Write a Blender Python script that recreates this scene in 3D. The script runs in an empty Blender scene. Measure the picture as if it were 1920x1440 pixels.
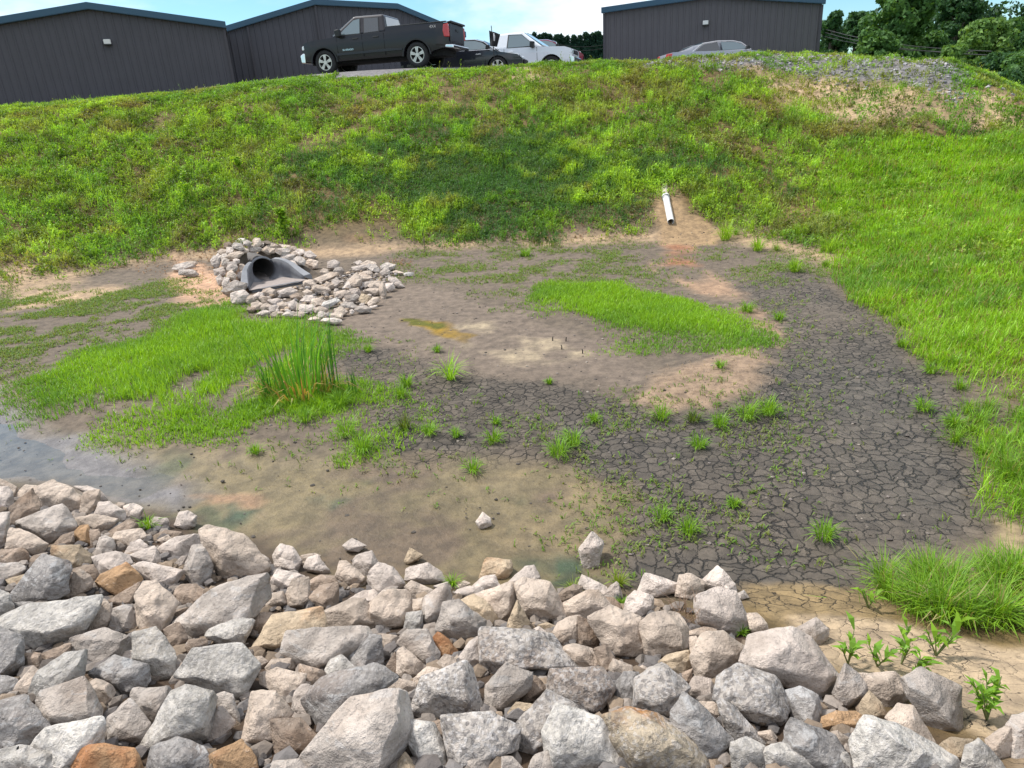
import bpy, bmesh, math, random
import numpy as np
from mathutils import Vector, Matrix, Euler
rng = np.random.default_rng(7)
random.seed(7)
SC = bpy.context.scene
COL = SC.collection

# ------------------------------------------------------------------ camera geometry (used to survey the photo)
PITCH = math.radians(21.7); ROLL = math.radians(3.56); FPX = 1280.0; EYE = 2.4
_R0 = np.array([1., 0, 0]); _F = np.array([0, math.cos(PITCH), -math.sin(PITCH)]); _U0 = np.array([0, math.sin(PITCH), math.cos(PITCH)])
CR = math.cos(ROLL) * _R0 - math.sin(ROLL) * _U0
CU = math.cos(ROLL) * _U0 + math.sin(ROLL) * _R0
CC = np.array([0, 0, EYE])

def ray(x, y):
    return CR * (x - 960) / FPX - CU * (y - 720) / FPX + _F
def atz(x, y, z=0.0):
    d = ray(x, y); return CC + d * ((z - EYE) / d[2])
def atY(x, y, Y):
    d = ray(x, y); return CC + d * (Y / d[1])

# ------------------------------------------------------------------ numpy noise
def _h(ix, iy, iz, s):
    n = (ix.astype(np.int64) * 374761393 + iy.astype(np.int64) * 668265263 + iz.astype(np.int64) * 2147483647 + s * 974634777) & 0xffffffff
    n = ((n ^ (n >> 13)) * 1274126177) & 0xffffffff
    n = (n ^ (n >> 16)) & 0xffffffff
    return n / 4294967295.0
def vn3(x, y, z, s=0):
    x, y, z = np.broadcast_arrays(np.asarray(x, float), y, z)
    ix, iy, iz = np.floor(x), np.floor(y), np.floor(z)
    fx, fy, fz = x - ix, y - iy, z - iz
    fx = fx * fx * (3 - 2 * fx); fy = fy * fy * (3 - 2 * fy); fz = fz * fz * (3 - 2 * fz)
    r = 0
    for a in (0, 1):
        for b in (0, 1):
            for c in (0, 1):
                w = (fx if a else 1 - fx) * (fy if b else 1 - fy) * (fz if c else 1 - fz)
                r = r + w * _h(ix + a, iy + b, iz + c, s)
    return r * 2 - 1
def fbm(x, y, z=0.0, s=0, o=3, g=.5):
    r = 0; a = 1; t = 0; x = np.asarray(x, float)
    for k in range(o):
        r = r + a * vn3(x * 2**k, np.asarray(y) * 2**k, np.asarray(z) * 2**k + 7.3 * k, s + k); t += a; a *= g
    return r / t

# ------------------------------------------------------------------ the lie of the land
CX, CY = -1.0, 7.5
TOE = [tuple(atz(*p)[:2]) for p in [(0,560),(200,518),(330,490),(420,492),(640,486),(800,474),(1000,468),(1230,458),(1340,452),(1450,472),(1540,492),
       (1620,560),(1700,640),(1790,700),(1850,800),(1880,980),(1640,1075),(1440,1092),(1180,1085),(960,1080),(760,1078),(600,1058),(480,1030),(380,1000),(330,975),(200,925),(80,905),(0,890)]]
TOE += [(-6, 5.0), (-10, 5.3), (-15, 7), (-16, 10), (-12.5, 12.3)]
CREST = [tuple(atY(*p)) for p in [(-150,215,20),(0,204,20.5),(200,189,21),(560,157,21.5),(860,134,22),(1050,119,22),(1300,106,21),(1430,104,20.4),(1500,105,20),(1700,105,19),(1780,109,18),(1830,140,17),(1870,168,16),(1920,198,15.2)]]
CREST += [(13, 12, 1.75), (12, 8, 1.4), (9, 4, 1.15), (7, 1, 0.95), (3, .4, .85), (0, .7, .85), (-3, 1.0, .85), (-6, 1.6, .9), (-12, 2, 1), (-22, 6, 1.6), (-24, 12, 2.8), (-18, 18.5, 3.25)]
def _table(pts, vals):
    a = np.array([math.atan2(p[1] - CY, p[0] - CX) for p in pts]); v = np.array(vals); i = np.argsort(a); a, v = a[i], v[i]
    g = np.linspace(-math.pi, math.pi, 721)
    t = np.interp(g, np.r_[a - 2 * math.pi, a, a + 2 * math.pi], np.r_[v, v, v])
    k = np.hanning(15); k /= k.sum()
    t = np.convolve(np.r_[t[-8:-1], t, t[1:8]], k, 'same')[7:-7]
    return g, t
_TR = _table(TOE, [math.hypot(p[0] - CX, p[1] - CY) for p in TOE])
_KR = _table(CREST, [math.hypot(p[0] - CX, p[1] - CY) for p in CREST])
_KZ = _table(CREST, [p[2] for p in CREST])
_ZO = _table([(CX + math.cos(math.radians(a)), CY + math.sin(math.radians(a))) for a in (-180, -150, -90, -30, 0, 25, 36, 44, 52, 90, 112, 125, 145, 165)], [2.2, 1.0, .85, .9, 1.0, 1.2, 1.6, 2.3, 3.35, 3.98, 3.95, 3.6, 3.2, 3.0])

def polar(x, y):
    a = np.arctan2(y - CY, x - CX); r = np.hypot(x - CX, y - CY)
    rt = np.interp(a, *_TR); rk = np.interp(a, *_KR)
    return a, r, rt, rk
def uslope(x, y):
    a, r, rt, rk = polar(np.asarray(x, float), np.asarray(y, float)); return (r - rt) / (rk - rt)

def wpoly(px):      # outline seen in the photo -> outline on the ground (x, y)
    return np.array([hit(p[0], p[1])[:2] for p in px])
def sdf(x, y, P):   # metres inside (+) / outside (-) the outline
    x = np.asarray(x, float); y = np.asarray(y, float)
    d2 = np.full(x.shape, 1e18); ins = np.zeros(x.shape, bool)
    n = len(P)
    for i in range(n):
        ax, ay = P[i]; bx, by = P[(i + 1) % n]
        ex, ey = bx - ax, by - ay
        t = np.clip(((x - ax) * ex + (y - ay) * ey) / (ex * ex + ey * ey + 1e-12), 0, 1)
        d2 = np.minimum(d2, (x - ax - t * ex)**2 + (y - ay - t * ey)**2)
        c = ((ay > y) != (by > y)) & (x < ex * (y - ay) / (ey if abs(ey) > 1e-12 else 1e-12) + ax)
        ins ^= c
    return np.where(ins, 1, -1) * np.sqrt(d2)

CUL_ON = None; PADS = []
_relief = []        # (outline, height, softness) filled in below
def ter(x, y, fine=True):
    x = np.asarray(x, float); y = np.asarray(y, float)
    a, r, rt, rk = polar(x, y)
    kz = np.interp(a, *_KZ); zo = np.interp(a, *_ZO)
    u = (r - rt) / (rk - rt); e = .045
    s = (np.sqrt(u * u + e * e) - np.sqrt((u - 1)**2 + e * e) + 1) / 2
    z = kz * s + (zo - kz) * np.clip((r - rk) / 6, 0, 1)
    sl = np.clip(u * 4, 0, 1) * np.clip((1.5 - u) * 2, 0, 1) * np.clip((y - 6) / 3, 0, 1)
    z = z + sl * (.10 * fbm(x * .5, y * .5, 0, 3, 2) + .05 * fbm(x * 1.7, y * 1.7, 0, 9, 2))
    z = z + np.clip((x - 5) / 2, 0, 1) * np.clip((y - 12) / 2, 0, 1) * np.clip((u - .45) * 4, 0, 1) * (.13 * fbm(x * .9, y * .9, 0, 23, 3) + .05 * fbm(x * 3, y * 3, 0, 25, 2))
    fl = np.clip(1 - np.abs(u) * 5, 0, 1) + (u < 0)
    z = z + np.clip(fl, 0, 1) * .012 * fbm(x * 1.5, y * 1.5, 0, 21, 3)
    # shallow dip where the puddle lies along the near bank
    if CUL_ON:
        dx, dy = x - CUL_ON[0], y - CUL_ON[1]; cs, sn = math.cos(CUL_ON[2]), math.sin(CUL_ON[2])
        lx, ly = dx * cs + dy * sn, -dx * sn + dy * cs            # ly > 0 lies behind the mouth
        hw = .22 + np.clip(-ly, 0, .8) * .50
        e = np.clip((np.abs(lx) - hw) / .10, 0, 1)
        top = np.where(ly > 0, .60, np.clip(.50 + ly * .60, .0, .6))
        lateral = np.exp(-(np.clip(np.abs(lx) - hw - .08, 0, 9) / .26) ** 2)
        back = np.clip(ly / .12, 0, 1)
        fall = np.exp(-(np.clip(ly - .5, 0, 9) / .5) ** 2) * np.clip((ly + .85) / .2, 0, 1)
        z = np.maximum(z, top * lateral * np.maximum(e, back) * fall * CUL_ON[3] + float(CUL_ON[4]) * 0 - .02)
    for X0, Y0, ax_, ay_, zt in PADS:          # levelled gravel where the cars stand
        m = np.clip(1.6 - np.hypot((x - X0) / ax_, (y - Y0) / ay_) * 1.3, 0, 1); m = m * m * (3 - 2 * m); z = z * (1 - m) + zt * m
    for P, h, soft in _relief:
        z = z + h * np.clip(sdf(x, y, P) / soft + .5, 0, 1)
    return z
def hit(px, py, off=0.0, zmax=60):
    d = ray(px, py); t = np.linspace(1.0, zmax, 1500)
    for _ in range(2):
        P = CC[None] + d[None] * t[:, None]
        g = P[:, 2] - ter(P[:, 0], P[:, 1]) - off
        k = np.argmax(g < 0)
        if g[k] >= 0: return CC + d * t[-1]
        k = max(k, 1); t = np.linspace(t[k - 1], t[k], 40)
    return CC + d * t[len(t) // 2] if g[k] > 0 else P[k]

P_WATER = wpoly([(-200,690),(0,740),(60,800),(200,830),(420,840),(620,850),(800,870),(1000,880),(1150,890),(1180,930),(1120,1000),(1130,1100),(960,1120),(760,1110),(600,1090),(480,1060),(330,1010),(200,960),(0,930),(-200,900)])
P_MOUND = wpoly([(1270,690),(1420,660),(1470,700),(1430,745),(1240,765),(1190,740)])
P_MARA = wpoly([(20,725),(170,670),(250,650),(330,590),(430,575),(520,590),(600,610),(640,680),(690,760),(715,850),(650,860),(600,800),(520,790),(440,830),(370,835),(300,810),(220,815),(140,790),(60,770)])
P_MARB = wpoly([(965,565),(1050,535),(1180,528),(1270,560),(1400,610),(1432,645),(1380,655),(1290,640),(1160,635),(1060,600),(985,600)])
P_POOL = wpoly([(-300,715),(0,770),(60,812),(180,852),(290,900),(300,945),(200,945),(0,915),(-300,890)])
P_HEAP = wpoly([(0,900),(200,935),(330,990),(480,1045),(600,1075),(760,1095),(960,1100),(1180,1105),(1300,1140),(1420,1190),(1500,1260),(1640,1330),(1760,1400),(1850,1460),(1700,1700),(0,1700),(-300,1400),(-300,950)])
_relief += [(P_POOL, -.035, .6), (P_WATER, -.030, .6), (P_MOUND, .07, .5), (P_MARA, .03, .5), (P_MARB, .04, .5)]

# ------------------------------------------------------------------ naming helpers
def tag(o, label=None, cat=None, group=None, kind=None):
    if label: o['label'] = label
    if cat: o['category'] = cat
    if group: o['group'] = group
    if kind: o['kind'] = kind
    return o
def link(o, parent=None):
    COL.objects.link(o)
    if parent is not None: o.parent = parent
    return o
def empty(name, loc, rz=0, label=None, cat=None, group=None):
    o = bpy.data.objects.new(name, None); o.empty_display_size = .2
    COL.objects.link(o); o.location = loc; o.rotation_euler = (0, 0, rz)
    return tag(o, label, cat, group)
def bmobj(name, bm, m, parent=None, smooth=False, bevel=0, seg=2, solid=0):
    me = bpy.data.meshes.new(name)
    bmesh.ops.recalc_face_normals(bm, faces=bm.faces)
    bm.to_mesh(me); bm.free()
    if smooth:
        me.polygons.foreach_set('use_smooth', [True] * len(me.polygons))
    me.materials.append(m)
    o = bpy.data.objects.new(name, me); link(o, parent)
    if solid:
        md = o.modifiers.new('s', 'SOLIDIFY'); md.thickness = solid; md.offset = 0
    if bevel:
        md = o.modifiers.new('b', 'BEVEL'); md.width = bevel; md.segments = seg; md.limit_method = 'ANGLE'; md.angle_limit = math.radians(35)
    return o
def npmesh(name, verts, faces4=None, faces3=None, cols=None, mat=None, smooth=False, extra=None):
    me = bpy.data.meshes.new(name)
    nv = len(verts); me.vertices.add(nv); me.vertices.foreach_set('co', np.asarray(verts, np.float32).ravel())
    n4 = 0 if faces4 is None else len(faces4); n3 = 0 if faces3 is None else len(faces3)
    me.loops.add(n4 * 4 + n3 * 3); me.polygons.add(n4 + n3)
    li = []; 
    if n4: li.append(np.asarray(faces4).ravel())
    if n3: li.append(np.asarray(faces3).ravel())
    me.loops.foreach_set('vertex_index', np.concatenate(li).astype(np.int32))
    st = np.concatenate([np.arange(n4) * 4, n4 * 4 + np.arange(n3) * 3]).astype(np.int32)
    me.polygons.foreach_set('loop_start', st)
    me.polygons.foreach_set('use_smooth', np.full(n4 + n3, smooth))
    me.update(calc_edges=True)
    if cols is not None:
        c = np.ones((nv, 4), np.float32); c[:, :3] = cols
        me.color_attributes.new('Col', 'FLOAT_COLOR', 'POINT').data.foreach_set('color', c.ravel())
    for k, v in (extra or {}).items():
        me.attributes.new(k, 'FLOAT', 'POINT').data.foreach_set('value', np.asarray(v, np.float32))
    if mat: me.materials.append(mat)
    return me

# primitives into a bmesh
def bbox(bm, x0, x1, y0, y1, z0, z1):
    v = [bm.verts.new((x, y, z)) for x in (x0, x1) for y in (y0, y1) for z in (z0, z1)]
    for f in ((0,1,3,2),(4,6,7,5),(0,4,5,1),(2,3,7,6),(0,2,6,4),(1,5,7,3)): bm.faces.new([v[i] for i in f])
    return v
def prism(bm, pts, y0, y1):   # polygon in x-z pushed through y
    a = [bm.verts.new((p[0], y0, p[1])) for p in pts]; b = [bm.verts.new((p[0], y1, p[1])) for p in pts]
    n = len(pts)
    bm.faces.new(a); bm.faces.new(b[::-1])
    for i in range(n): bm.faces.new([a[i], b[i], b[(i + 1) % n], a[(i + 1) % n]])
def tube(bm, pts, rads, n=8, cap=True):
    pts = [Vector(p) for p in pts]; rings = []
    if not hasattr(rads, '__len__'): rads = [rads] * len(pts)
    for i, p in enumerate(pts):
        d = (pts[min(i + 1, len(pts) - 1)] - pts[max(i - 1, 0)]).normalized()
        u = d.orthogonal().normalized() if i == 0 else (u - d * u.dot(d)).normalized()
        w = d.cross(u)
        rings.append([bm.verts.new(p + (u * math.cos(2 * math.pi * k / n) + w * math.sin(2 * math.pi * k / n)) * rads[i]) for k in range(n)])
    for a, b in zip(rings, rings[1:]):
        for k in range(n): bm.faces.new([a[k], a[(k + 1) % n], b[(k + 1) % n], b[k]])
    if cap:
        bm.faces.new(rings[0][::-1]); bm.faces.new(rings[-1])

# ------------------------------------------------------------------ materials
def newmat(name):
    m = bpy.data.materials.new(name); m.use_nodes = True; nt = m.node_tree
    for n in list(nt.nodes): nt.nodes.remove(n)
    out = nt.nodes.new('ShaderNodeOutputMaterial')
    return m, nt, out
class NT:
    def __init__(s, nt): s.nt = nt
    def n(s, t, **k):
        n = s.nt.nodes.new('ShaderNode' + t)
        for a, b in k.items():
            if a.startswith('i_'):
                key = a[2:]; n.inputs[int(key) if key.isdigit() else key.replace('_', ' ')].default_value = b
            else: setattr(n, a, b)
        return n
    def l(s, a, b): s.nt.links.new(a, b)
    def math(s, op, a, b=None, c=None, clamp=False):
        n = s.nt.nodes.new('ShaderNodeMath'); n.operation = op; n.use_clamp = clamp
        for i, v in enumerate((a, b, c)):
            if v is None: continue
            if isinstance(v, (int, float)): n.inputs[i].default_value = v
            else: s.l(v, n.inputs[i])
        return n.outputs[0]
    def mix(s, f, a, b, bt='MIX'):
        n = s.nt.nodes.new('ShaderNodeMix'); n.data_type = 'RGBA'; n.blend_type = bt
        for sock, v in ((n.inputs[0], f), (n.inputs[6], a), (n.inputs[7], b)):
            if isinstance(v, (int, float)): sock.default_value = v
            elif isinstance(v, tuple): sock.default_value = (*v, 1) if len(v) == 3 else v
            else: s.l(v, sock)
        return n.outputs[2]
    def ramp(s, f, p0, p1):
        n = s.nt.nodes.new('ShaderNodeMapRange'); n.interpolation_type = 'SMOOTHSTEP'
        n.inputs[1].default_value = p0; n.inputs[2].default_value = p1; s.l(f, n.inputs[0]); return n.outputs[0]
    def noise(s, vec, sc, det=4, rough=.5, w=None):
        n = s.nt.nodes.new('ShaderNodeTexNoise'); n.inputs['Scale'].default_value = sc; n.inputs['Detail'].default_value = det; n.inputs['Roughness'].default_value = rough
        if vec is not None: s.l(vec, n.inputs['Vector'])
        return n.outputs['Fac']
    def bump(s, h, st, d=.01, nrm=None):
        n = s.nt.nodes.new('ShaderNodeBump'); n.inputs['Strength'].default_value = st; n.inputs['Distance'].default_value = d; s.l(h, n.inputs['Height'])
        if nrm: s.l(nrm, n.inputs['Normal'])
        return n.outputs[0]

def simple(name, col, rough=.6, metal=0, coat=0, nsc=0, namt=.2, spec=.5, bump=0):
    m, nt, out = newmat(name); N = NT(nt)
    b = N.n('BsdfPrincipled'); b.inputs['Roughness'].default_value = rough; b.inputs['Metallic'].default_value = metal
    b.inputs['Coat Weight'].default_value = coat; b.inputs['Coat Roughness'].default_value = .05; b.inputs['Specular IOR Level'].default_value = spec
    if nsc:
        tc = N.n('TexCoord'); f = N.noise(tc.outputs['Object'], nsc, 5, .6)
        c = N.mix(f, tuple(v * (1 - namt) for v in col), tuple(min(1, v * (1 + namt)) for v in col)); N.l(c, b.inputs['Base Color'])
        if bump: N.l(N.bump(f, bump, .02), b.inputs['Normal'])
    else: b.inputs['Base Color'].default_value = (*col, 1)
    N.l(b.outputs[0], out.inputs[0]); return m

def leafmat(name, trans=.42, rough=.5, spec=.3):
    m, nt, out = newmat(name); N = NT(nt)
    at = N.n('Attribute', attribute_name='Col')
    b = N.n('BsdfPrincipled'); b.inputs['Roughness'].default_value = rough; b.inputs['Specular IOR Level'].default_value = spec
    N.l(at.outputs['Color'], b.inputs['Base Color'])
    t = N.n('BsdfTranslucent'); c = N.mix(1.0, at.outputs['Color'], (1.25, 1.15, .5), 'MULTIPLY'); N.l(c, t.inputs[0])
    mx = N.n('MixShader'); mx.inputs[0].default_value = trans; N.l(b.outputs[0], mx.inputs[1]); N.l(t.outputs[0], mx.inputs[2]); N.l(mx.outputs[0], out.inputs[0])
    return m
M_LEAF = leafmat('leaf'); M_GRASS = leafmat('grass_blade', .4, .45)
M_TREELEAF = leafmat('tree_leaf', .3, .55, .2)
M_BARK = simple('bark', (.12, .09, .07), .9, nsc=8, namt=.4, bump=.5)

def rockmat(name, base, dark=.7, speck=0.0, stain=(.26, .15, .08), stamt=.35, vein=0.0, bump=1.0):
    m, nt, out = newmat(name); N = NT(nt)
    tc = N.n('TexCoord'); oi = N.n('ObjectInfo')
    off = N.n('VectorMath', operation='SCALE'); cb = N.n('CombineXYZ')
    N.l(oi.outputs['Random'], cb.inputs[0]); N.l(oi.outputs['Random'], cb.inputs[1]); N.l(cb.outputs[0], off.inputs[0]); off.inputs['Scale'].default_value = 37.
    ad = N.n('VectorMath', operation='ADD'); N.l(tc.outputs['Object'], ad.inputs[0]); N.l(off.outputs[0], ad.inputs[1]); v = ad.outputs[0]
    n1 = N.noise(v, 7, 6, .62); n2 = N.noise(v, 45, 5, .7); n3 = N.noise(v, 3.2, 4, .55)
    n1 = N.math('ADD', n1, N.math('MULTIPLY', N.math('SUBTRACT', n2, .5), .35)); c = N.mix(N.ramp(n1, .34, .66), tuple(x * dark for x in base), tuple(min(.8, x * 1.18) for x in base))
    c = N.mix(N.math('MULTIPLY', N.ramp(n3, .52, .68), stamt), c, stain)
    lt = N.math('MULTIPLY', N.ramp(n2, .58, .72), .35); c = N.mix(lt, c, (.62, .59, .55))
    dk = N.math('MULTIPLY', N.ramp(n2, .42, .30), .55); c = N.mix(dk, c, tuple(x * .4 for x in base))
    if speck:
        vo = N.n('TexVoronoi'); vo.inputs['Scale'].default_value = 95; N.l(v, vo.inputs['Vector'])
        sp = N.math('MULTIPLY', N.ramp(vo.outputs['Color'], .62, .7), speck); c = N.mix(sp, c, (.6, .57, .55))
        vo2 = N.n('TexVoronoi'); vo2.inputs['Scale'].default_value = 80; N.l(v, vo2.inputs['Vector'])
        sp = N.math('MULTIPLY', N.ramp(vo2.outputs['Color'], .38, .3), speck * .9); c = N.mix(sp, c, (.09, .085, .09))
    if vein:
        mp = N.n('Mapping'); mp.inputs['Rotation'].default_value = (.5, .7, .3); mp.inputs['Scale'].default_value = (1, 1, 5); N.l(v, mp.inputs[0])
        nv = N.noise(mp.outputs[0], 9, 4, .6); c = N.mix(N.math('MULTIPLY', N.ramp(nv, .57, .63), vein), c, (.5, .49, .48))
    rv = N.n('HueSaturation'); N.l(c, rv.inputs['Color'])
    N.l(N.math('MULTIPLY_ADD', oi.outputs['Random'], .35, .83), rv.inputs['Value'])
    b = N.n('BsdfPrincipled'); b.inputs['Roughness'].default_value = .85; b.inputs['Specular IOR Level'].default_value = .3
    N.l(rv.outputs[0], b.inputs['Base Color'])
    h = N.math('ADD', N.math('MULTIPLY', n2, .35), n1)
    n4 = N.noise(v, 140, 3, .6); h = N.math('ADD', h, N.math('MULTIPLY', n4, .12))
    wv = N.n('VectorMath', operation='SCALE'); wn = N.n('TexNoise'); wn.inputs['Scale'].default_value = 6; N.l(v, wn.inputs['Vector']); N.l(wn.outputs['Color'], wv.inputs[0]); wv.inputs['Scale'].default_value = .16
    wa = N.n('VectorMath', operation='ADD'); N.l(v, wa.inputs[0]); N.l(wv.outputs[0], wa.inputs[1]); vo3 = N.n('TexVoronoi'); vo3.inputs['Scale'].default_value = 13; N.l(wa.outputs[0], vo3.inputs['Vector'])
    h = N.math('ADD', h, N.math('MULTIPLY', vo3.outputs['Distance'], -.9))
    N.l(N.bump(h, bump, .03), b.inputs['Normal']); N.l(b.outputs[0], out.inputs[0]); return m
RM = {
 'P': rockmat('rock_pale', (.55, .47, .41), .8, stamt=.15), 'T': rockmat('rock_tan', (.52, .425, .345), .77, stamt=.25),
 'Q': rockmat('rock_honey', (.50, .39, .27), .74, stain=(.42, .2, .08), stamt=.5), 'G': rockmat('rock_grey', (.46, .40, .35), .7, stamt=.25, vein=.3),
 'L': rockmat('rock_light_grey', (.53, .49, .44), .7, .3, stain=(.3, .24, .18), stamt=.25), 'S': rockmat('rock_speckled', (.47, .42, .375), .68, .55, stain=(.3, .2, .14), stamt=.45),
 'D': rockmat('rock_dark', (.32, .295, .275), .62, .2, stain=(.25, .18, .14), stamt=.4, vein=.6), 'O': rockmat('rock_orange', (.46, .29, .16), .75, stain=(.3, .09, .02), stamt=.6),
 'B': rockmat('rock_brown', (.34, .26, .20), .68, stamt=.35), 'Y': rockmat('rock_rusty_cream', (.45, .37, .27), .65, .35, stain=(.5, .2, .04), stamt=.85),
}
CNAME = {'P': 'pale pinkish', 'T': 'tan', 'Q': 'honey coloured', 'G': 'grey', 'L': 'light grey', 'S': 'speckled grey', 'D': 'dark grey', 'O': 'orange', 'B': 'brown', 'Y': 'cream and rust'}
_cp = atz(492, 505, .2); CUL_ON = (_cp[0], _cp[1], math.radians(34), 1.0, 0.0)
# the two axles of the big pickup, surveyed; the gravel there is level with its tyres
TRA = atY(600, 143, 26.6); TRB = atY(793, 129, 25.6)
PADS.append(((TRA[0] + TRB[0]) / 2, 26.6, 4.2, 2.6, (TRA[2] + TRB[2]) / 2 + .03))

# ------------------------------------------------------------------ ground sheet
def axis(segs):
    out = []
    for a, b, s in segs: out += list(np.arange(a, b, s))
    return np.array(out + [segs[-1][1]])
gx = np.concatenate([-np.geomspace(400, 25, 16)[:-1], axis([(-25, -9, .25), (-9, -5.5, .08), (-5.5, 5.5, .035), (5.5, 12, .08), (12, 25, .25)]), np.geomspace(25, 400, 16)[1:]])
gy = np.concatenate([-np.geomspace(60, 3, 8)[:-1], axis([(-3, .8, .2), (.8, 9, .035), (9, 24, .075), (24, 45, .5)]), np.geomspace(45, 700, 16)[1:]])
X, Y = np.meshgrid(gx, gy); nx, ny = len(gx), len(gy)
x, y = X.ravel(), Y.ravel()
z = ter(x, y)
far = np.hypot(x, y - 8)
wx = x + .26 * fbm(x * 1.3, y * 1.3, 0, 40, 3) + .11 * fbm(x * 5.5, y * 5.5, 0, 47, 3); wy = y + .26 * fbm(x * 1.3, y * 1.3, 5, 44, 3) + .11 * fbm(x * 5.5, y * 5.5, 3, 48, 3)
def srgb(r, g, b, k=1.0):
    return np.array([((v / 255) ** 2.2) for v in (r, g, b)]) * k * 1.18
def blend(c, m, col, amt=1.0):
    m = np.clip(m, 0, 1)[:, None] * amt; return c * (1 - m) + np.asarray(col)[None] * m
def mask(P, soft=.2):
    return np.clip(sdf(wx, wy, P) / (soft * .7) + .5, 0, 1)
u = uslope(x, y)
n1 = fbm(x * 1.1, y * 1.1, 0, 60, 3); n2 = fbm(x * 4, y * 4, 0, 70, 3); n3 = fbm(x * .35, y * .35, 0, 80, 2)
MUD = srgb(113, 101, 88, .72); DMUD = srgb(88, 81, 73, .70); TAN = srgb(176, 150, 120, .72); SOIL = srgb(112, 94, 60, .7); OLIVE = srgb(116, 103, 76, .76)
ORANGE = srgb(158, 130, 106, .72); RUST = srgb(150, 104, 76, .68); GRAVEL = srgb(132, 129, 130, .65); STRAW = srgb(150, 128, 107, .70); BLUEM = srgb(112, 108, 108, .75)
c = np.tile(MUD, (len(x), 1))
c = blend(c, .5 + n2 * .9, MUD * .72, .6)
c = blend(c, np.clip(u * 6, 0, 1), SOIL)                                        # soil under the plants
c = blend(c, np.clip(1 - np.abs(u - .015) / .05, 0, 1) * np.clip(.85 + n1 * 1.6, 0, 1) * (y > 9), TAN)   # washed sand along the toe
c = blend(c, np.clip(n1 * 3 - .9, 0, 1) * (u > .05), srgb(150, 120, 90, .7), .7)
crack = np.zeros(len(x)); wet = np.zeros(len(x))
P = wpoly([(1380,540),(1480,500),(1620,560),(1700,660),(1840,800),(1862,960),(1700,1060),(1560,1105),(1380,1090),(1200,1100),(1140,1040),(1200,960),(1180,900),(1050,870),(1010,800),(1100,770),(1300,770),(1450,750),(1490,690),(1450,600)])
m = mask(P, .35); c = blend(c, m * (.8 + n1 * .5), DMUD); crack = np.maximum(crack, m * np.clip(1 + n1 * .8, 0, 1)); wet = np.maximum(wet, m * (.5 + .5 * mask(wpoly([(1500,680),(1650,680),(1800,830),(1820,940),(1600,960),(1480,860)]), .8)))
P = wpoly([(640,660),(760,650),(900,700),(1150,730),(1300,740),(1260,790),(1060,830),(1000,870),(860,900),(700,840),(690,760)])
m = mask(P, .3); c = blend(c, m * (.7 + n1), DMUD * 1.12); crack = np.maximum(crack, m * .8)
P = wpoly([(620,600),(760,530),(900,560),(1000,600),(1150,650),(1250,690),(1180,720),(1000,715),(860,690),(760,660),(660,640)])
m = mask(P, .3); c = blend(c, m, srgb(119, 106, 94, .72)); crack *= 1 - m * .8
P = wpoly([(760,610),(900,600),(1010,640),(1100,670),(1000,690),(880,660),(780,640)])
c = blend(c, mask(P, .3) * (.35 + n2 * 1.8), srgb(156, 141, 118, .76))
P = wpoly([(745,600),(790,602),(885,630),(880,642),(820,636),(755,616)])
c = blend(c, mask(P, .1) * (.9 + n2), srgb(140, 112, 40, .7)); 
P = wpoly([(748,600),(790,602),(815,616),(790,622),(755,614)]); c = blend(c, mask(P, .08), srgb(96, 96, 30, .7))
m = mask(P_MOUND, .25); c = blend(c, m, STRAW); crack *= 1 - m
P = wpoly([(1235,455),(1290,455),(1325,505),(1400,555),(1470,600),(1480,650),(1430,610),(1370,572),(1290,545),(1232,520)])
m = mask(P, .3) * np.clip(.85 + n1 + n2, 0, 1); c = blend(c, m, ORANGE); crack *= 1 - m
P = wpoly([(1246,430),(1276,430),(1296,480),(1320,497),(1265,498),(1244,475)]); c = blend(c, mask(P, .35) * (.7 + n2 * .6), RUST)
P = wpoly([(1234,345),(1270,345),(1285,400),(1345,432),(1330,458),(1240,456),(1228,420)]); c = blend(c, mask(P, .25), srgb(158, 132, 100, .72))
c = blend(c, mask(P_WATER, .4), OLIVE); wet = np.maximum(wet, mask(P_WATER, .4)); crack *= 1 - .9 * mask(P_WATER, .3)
c = blend(c, mask(P_WATER, .4) * np.clip(n1 * 3 + n2 * 2 - .3, 0, 1), srgb(100, 84, 70, .7), .8)
c = blend(c, mask(P_WATER, .4) * np.clip(fbm(x * 3, y * 3, 0, 95, 3) * 5 - 1.2, 0, 1), srgb(74, 84, 56, .7), .7)
c = blend(c, mask(P_WATER, .4) * np.clip(fbm(x * 2, y * 2, 0, 98, 3) * 5 - 1.2, 0, 1), srgb(138, 120, 90, .78), .5)
P = wpoly([(-300,700),(0,755),(70,805),(200,845),(330,890),(360,930),(300,960),(200,940),(0,905),(-300,880)]); c = blend(c, mask(P, .4), BLUEM)
P = wpoly([(350,925),(450,940),(440,970),(380,975)]); c = blend(c, mask(P, .12), srgb(150, 120, 92, .72))
for q in ([(1010,1040),(1080,1030),(1100,1080),(1000,1090)], [(380,965),(440,970),(430,990),(390,985)], [(560,950),(620,950),(600,975),(560,970)], [(940,1010),(1000,1020),(990,1060),(930,1050)]):
    c = blend(c, mask(wpoly(q), .15) * (.6 + n2 * 2), srgb(70, 84, 62, .6))
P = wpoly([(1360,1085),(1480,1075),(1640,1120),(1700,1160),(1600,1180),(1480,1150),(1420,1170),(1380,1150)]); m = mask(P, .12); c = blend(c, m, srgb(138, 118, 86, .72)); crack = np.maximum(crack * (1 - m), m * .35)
P = wpoly([(1440,1160),(1560,1160),(1700,1180),(1850,1215),(1950,1230),(1960,1460),(1790,1460),(1690,1290),(1560,1250),(1470,1220)]); m = mask(P, .12); c = blend(c, m, srgb(172, 151, 124, .74)); crack = np.maximum(crack * (1 - m), m * np.clip(.5 - (x - 1.5), 0, .3))
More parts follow.
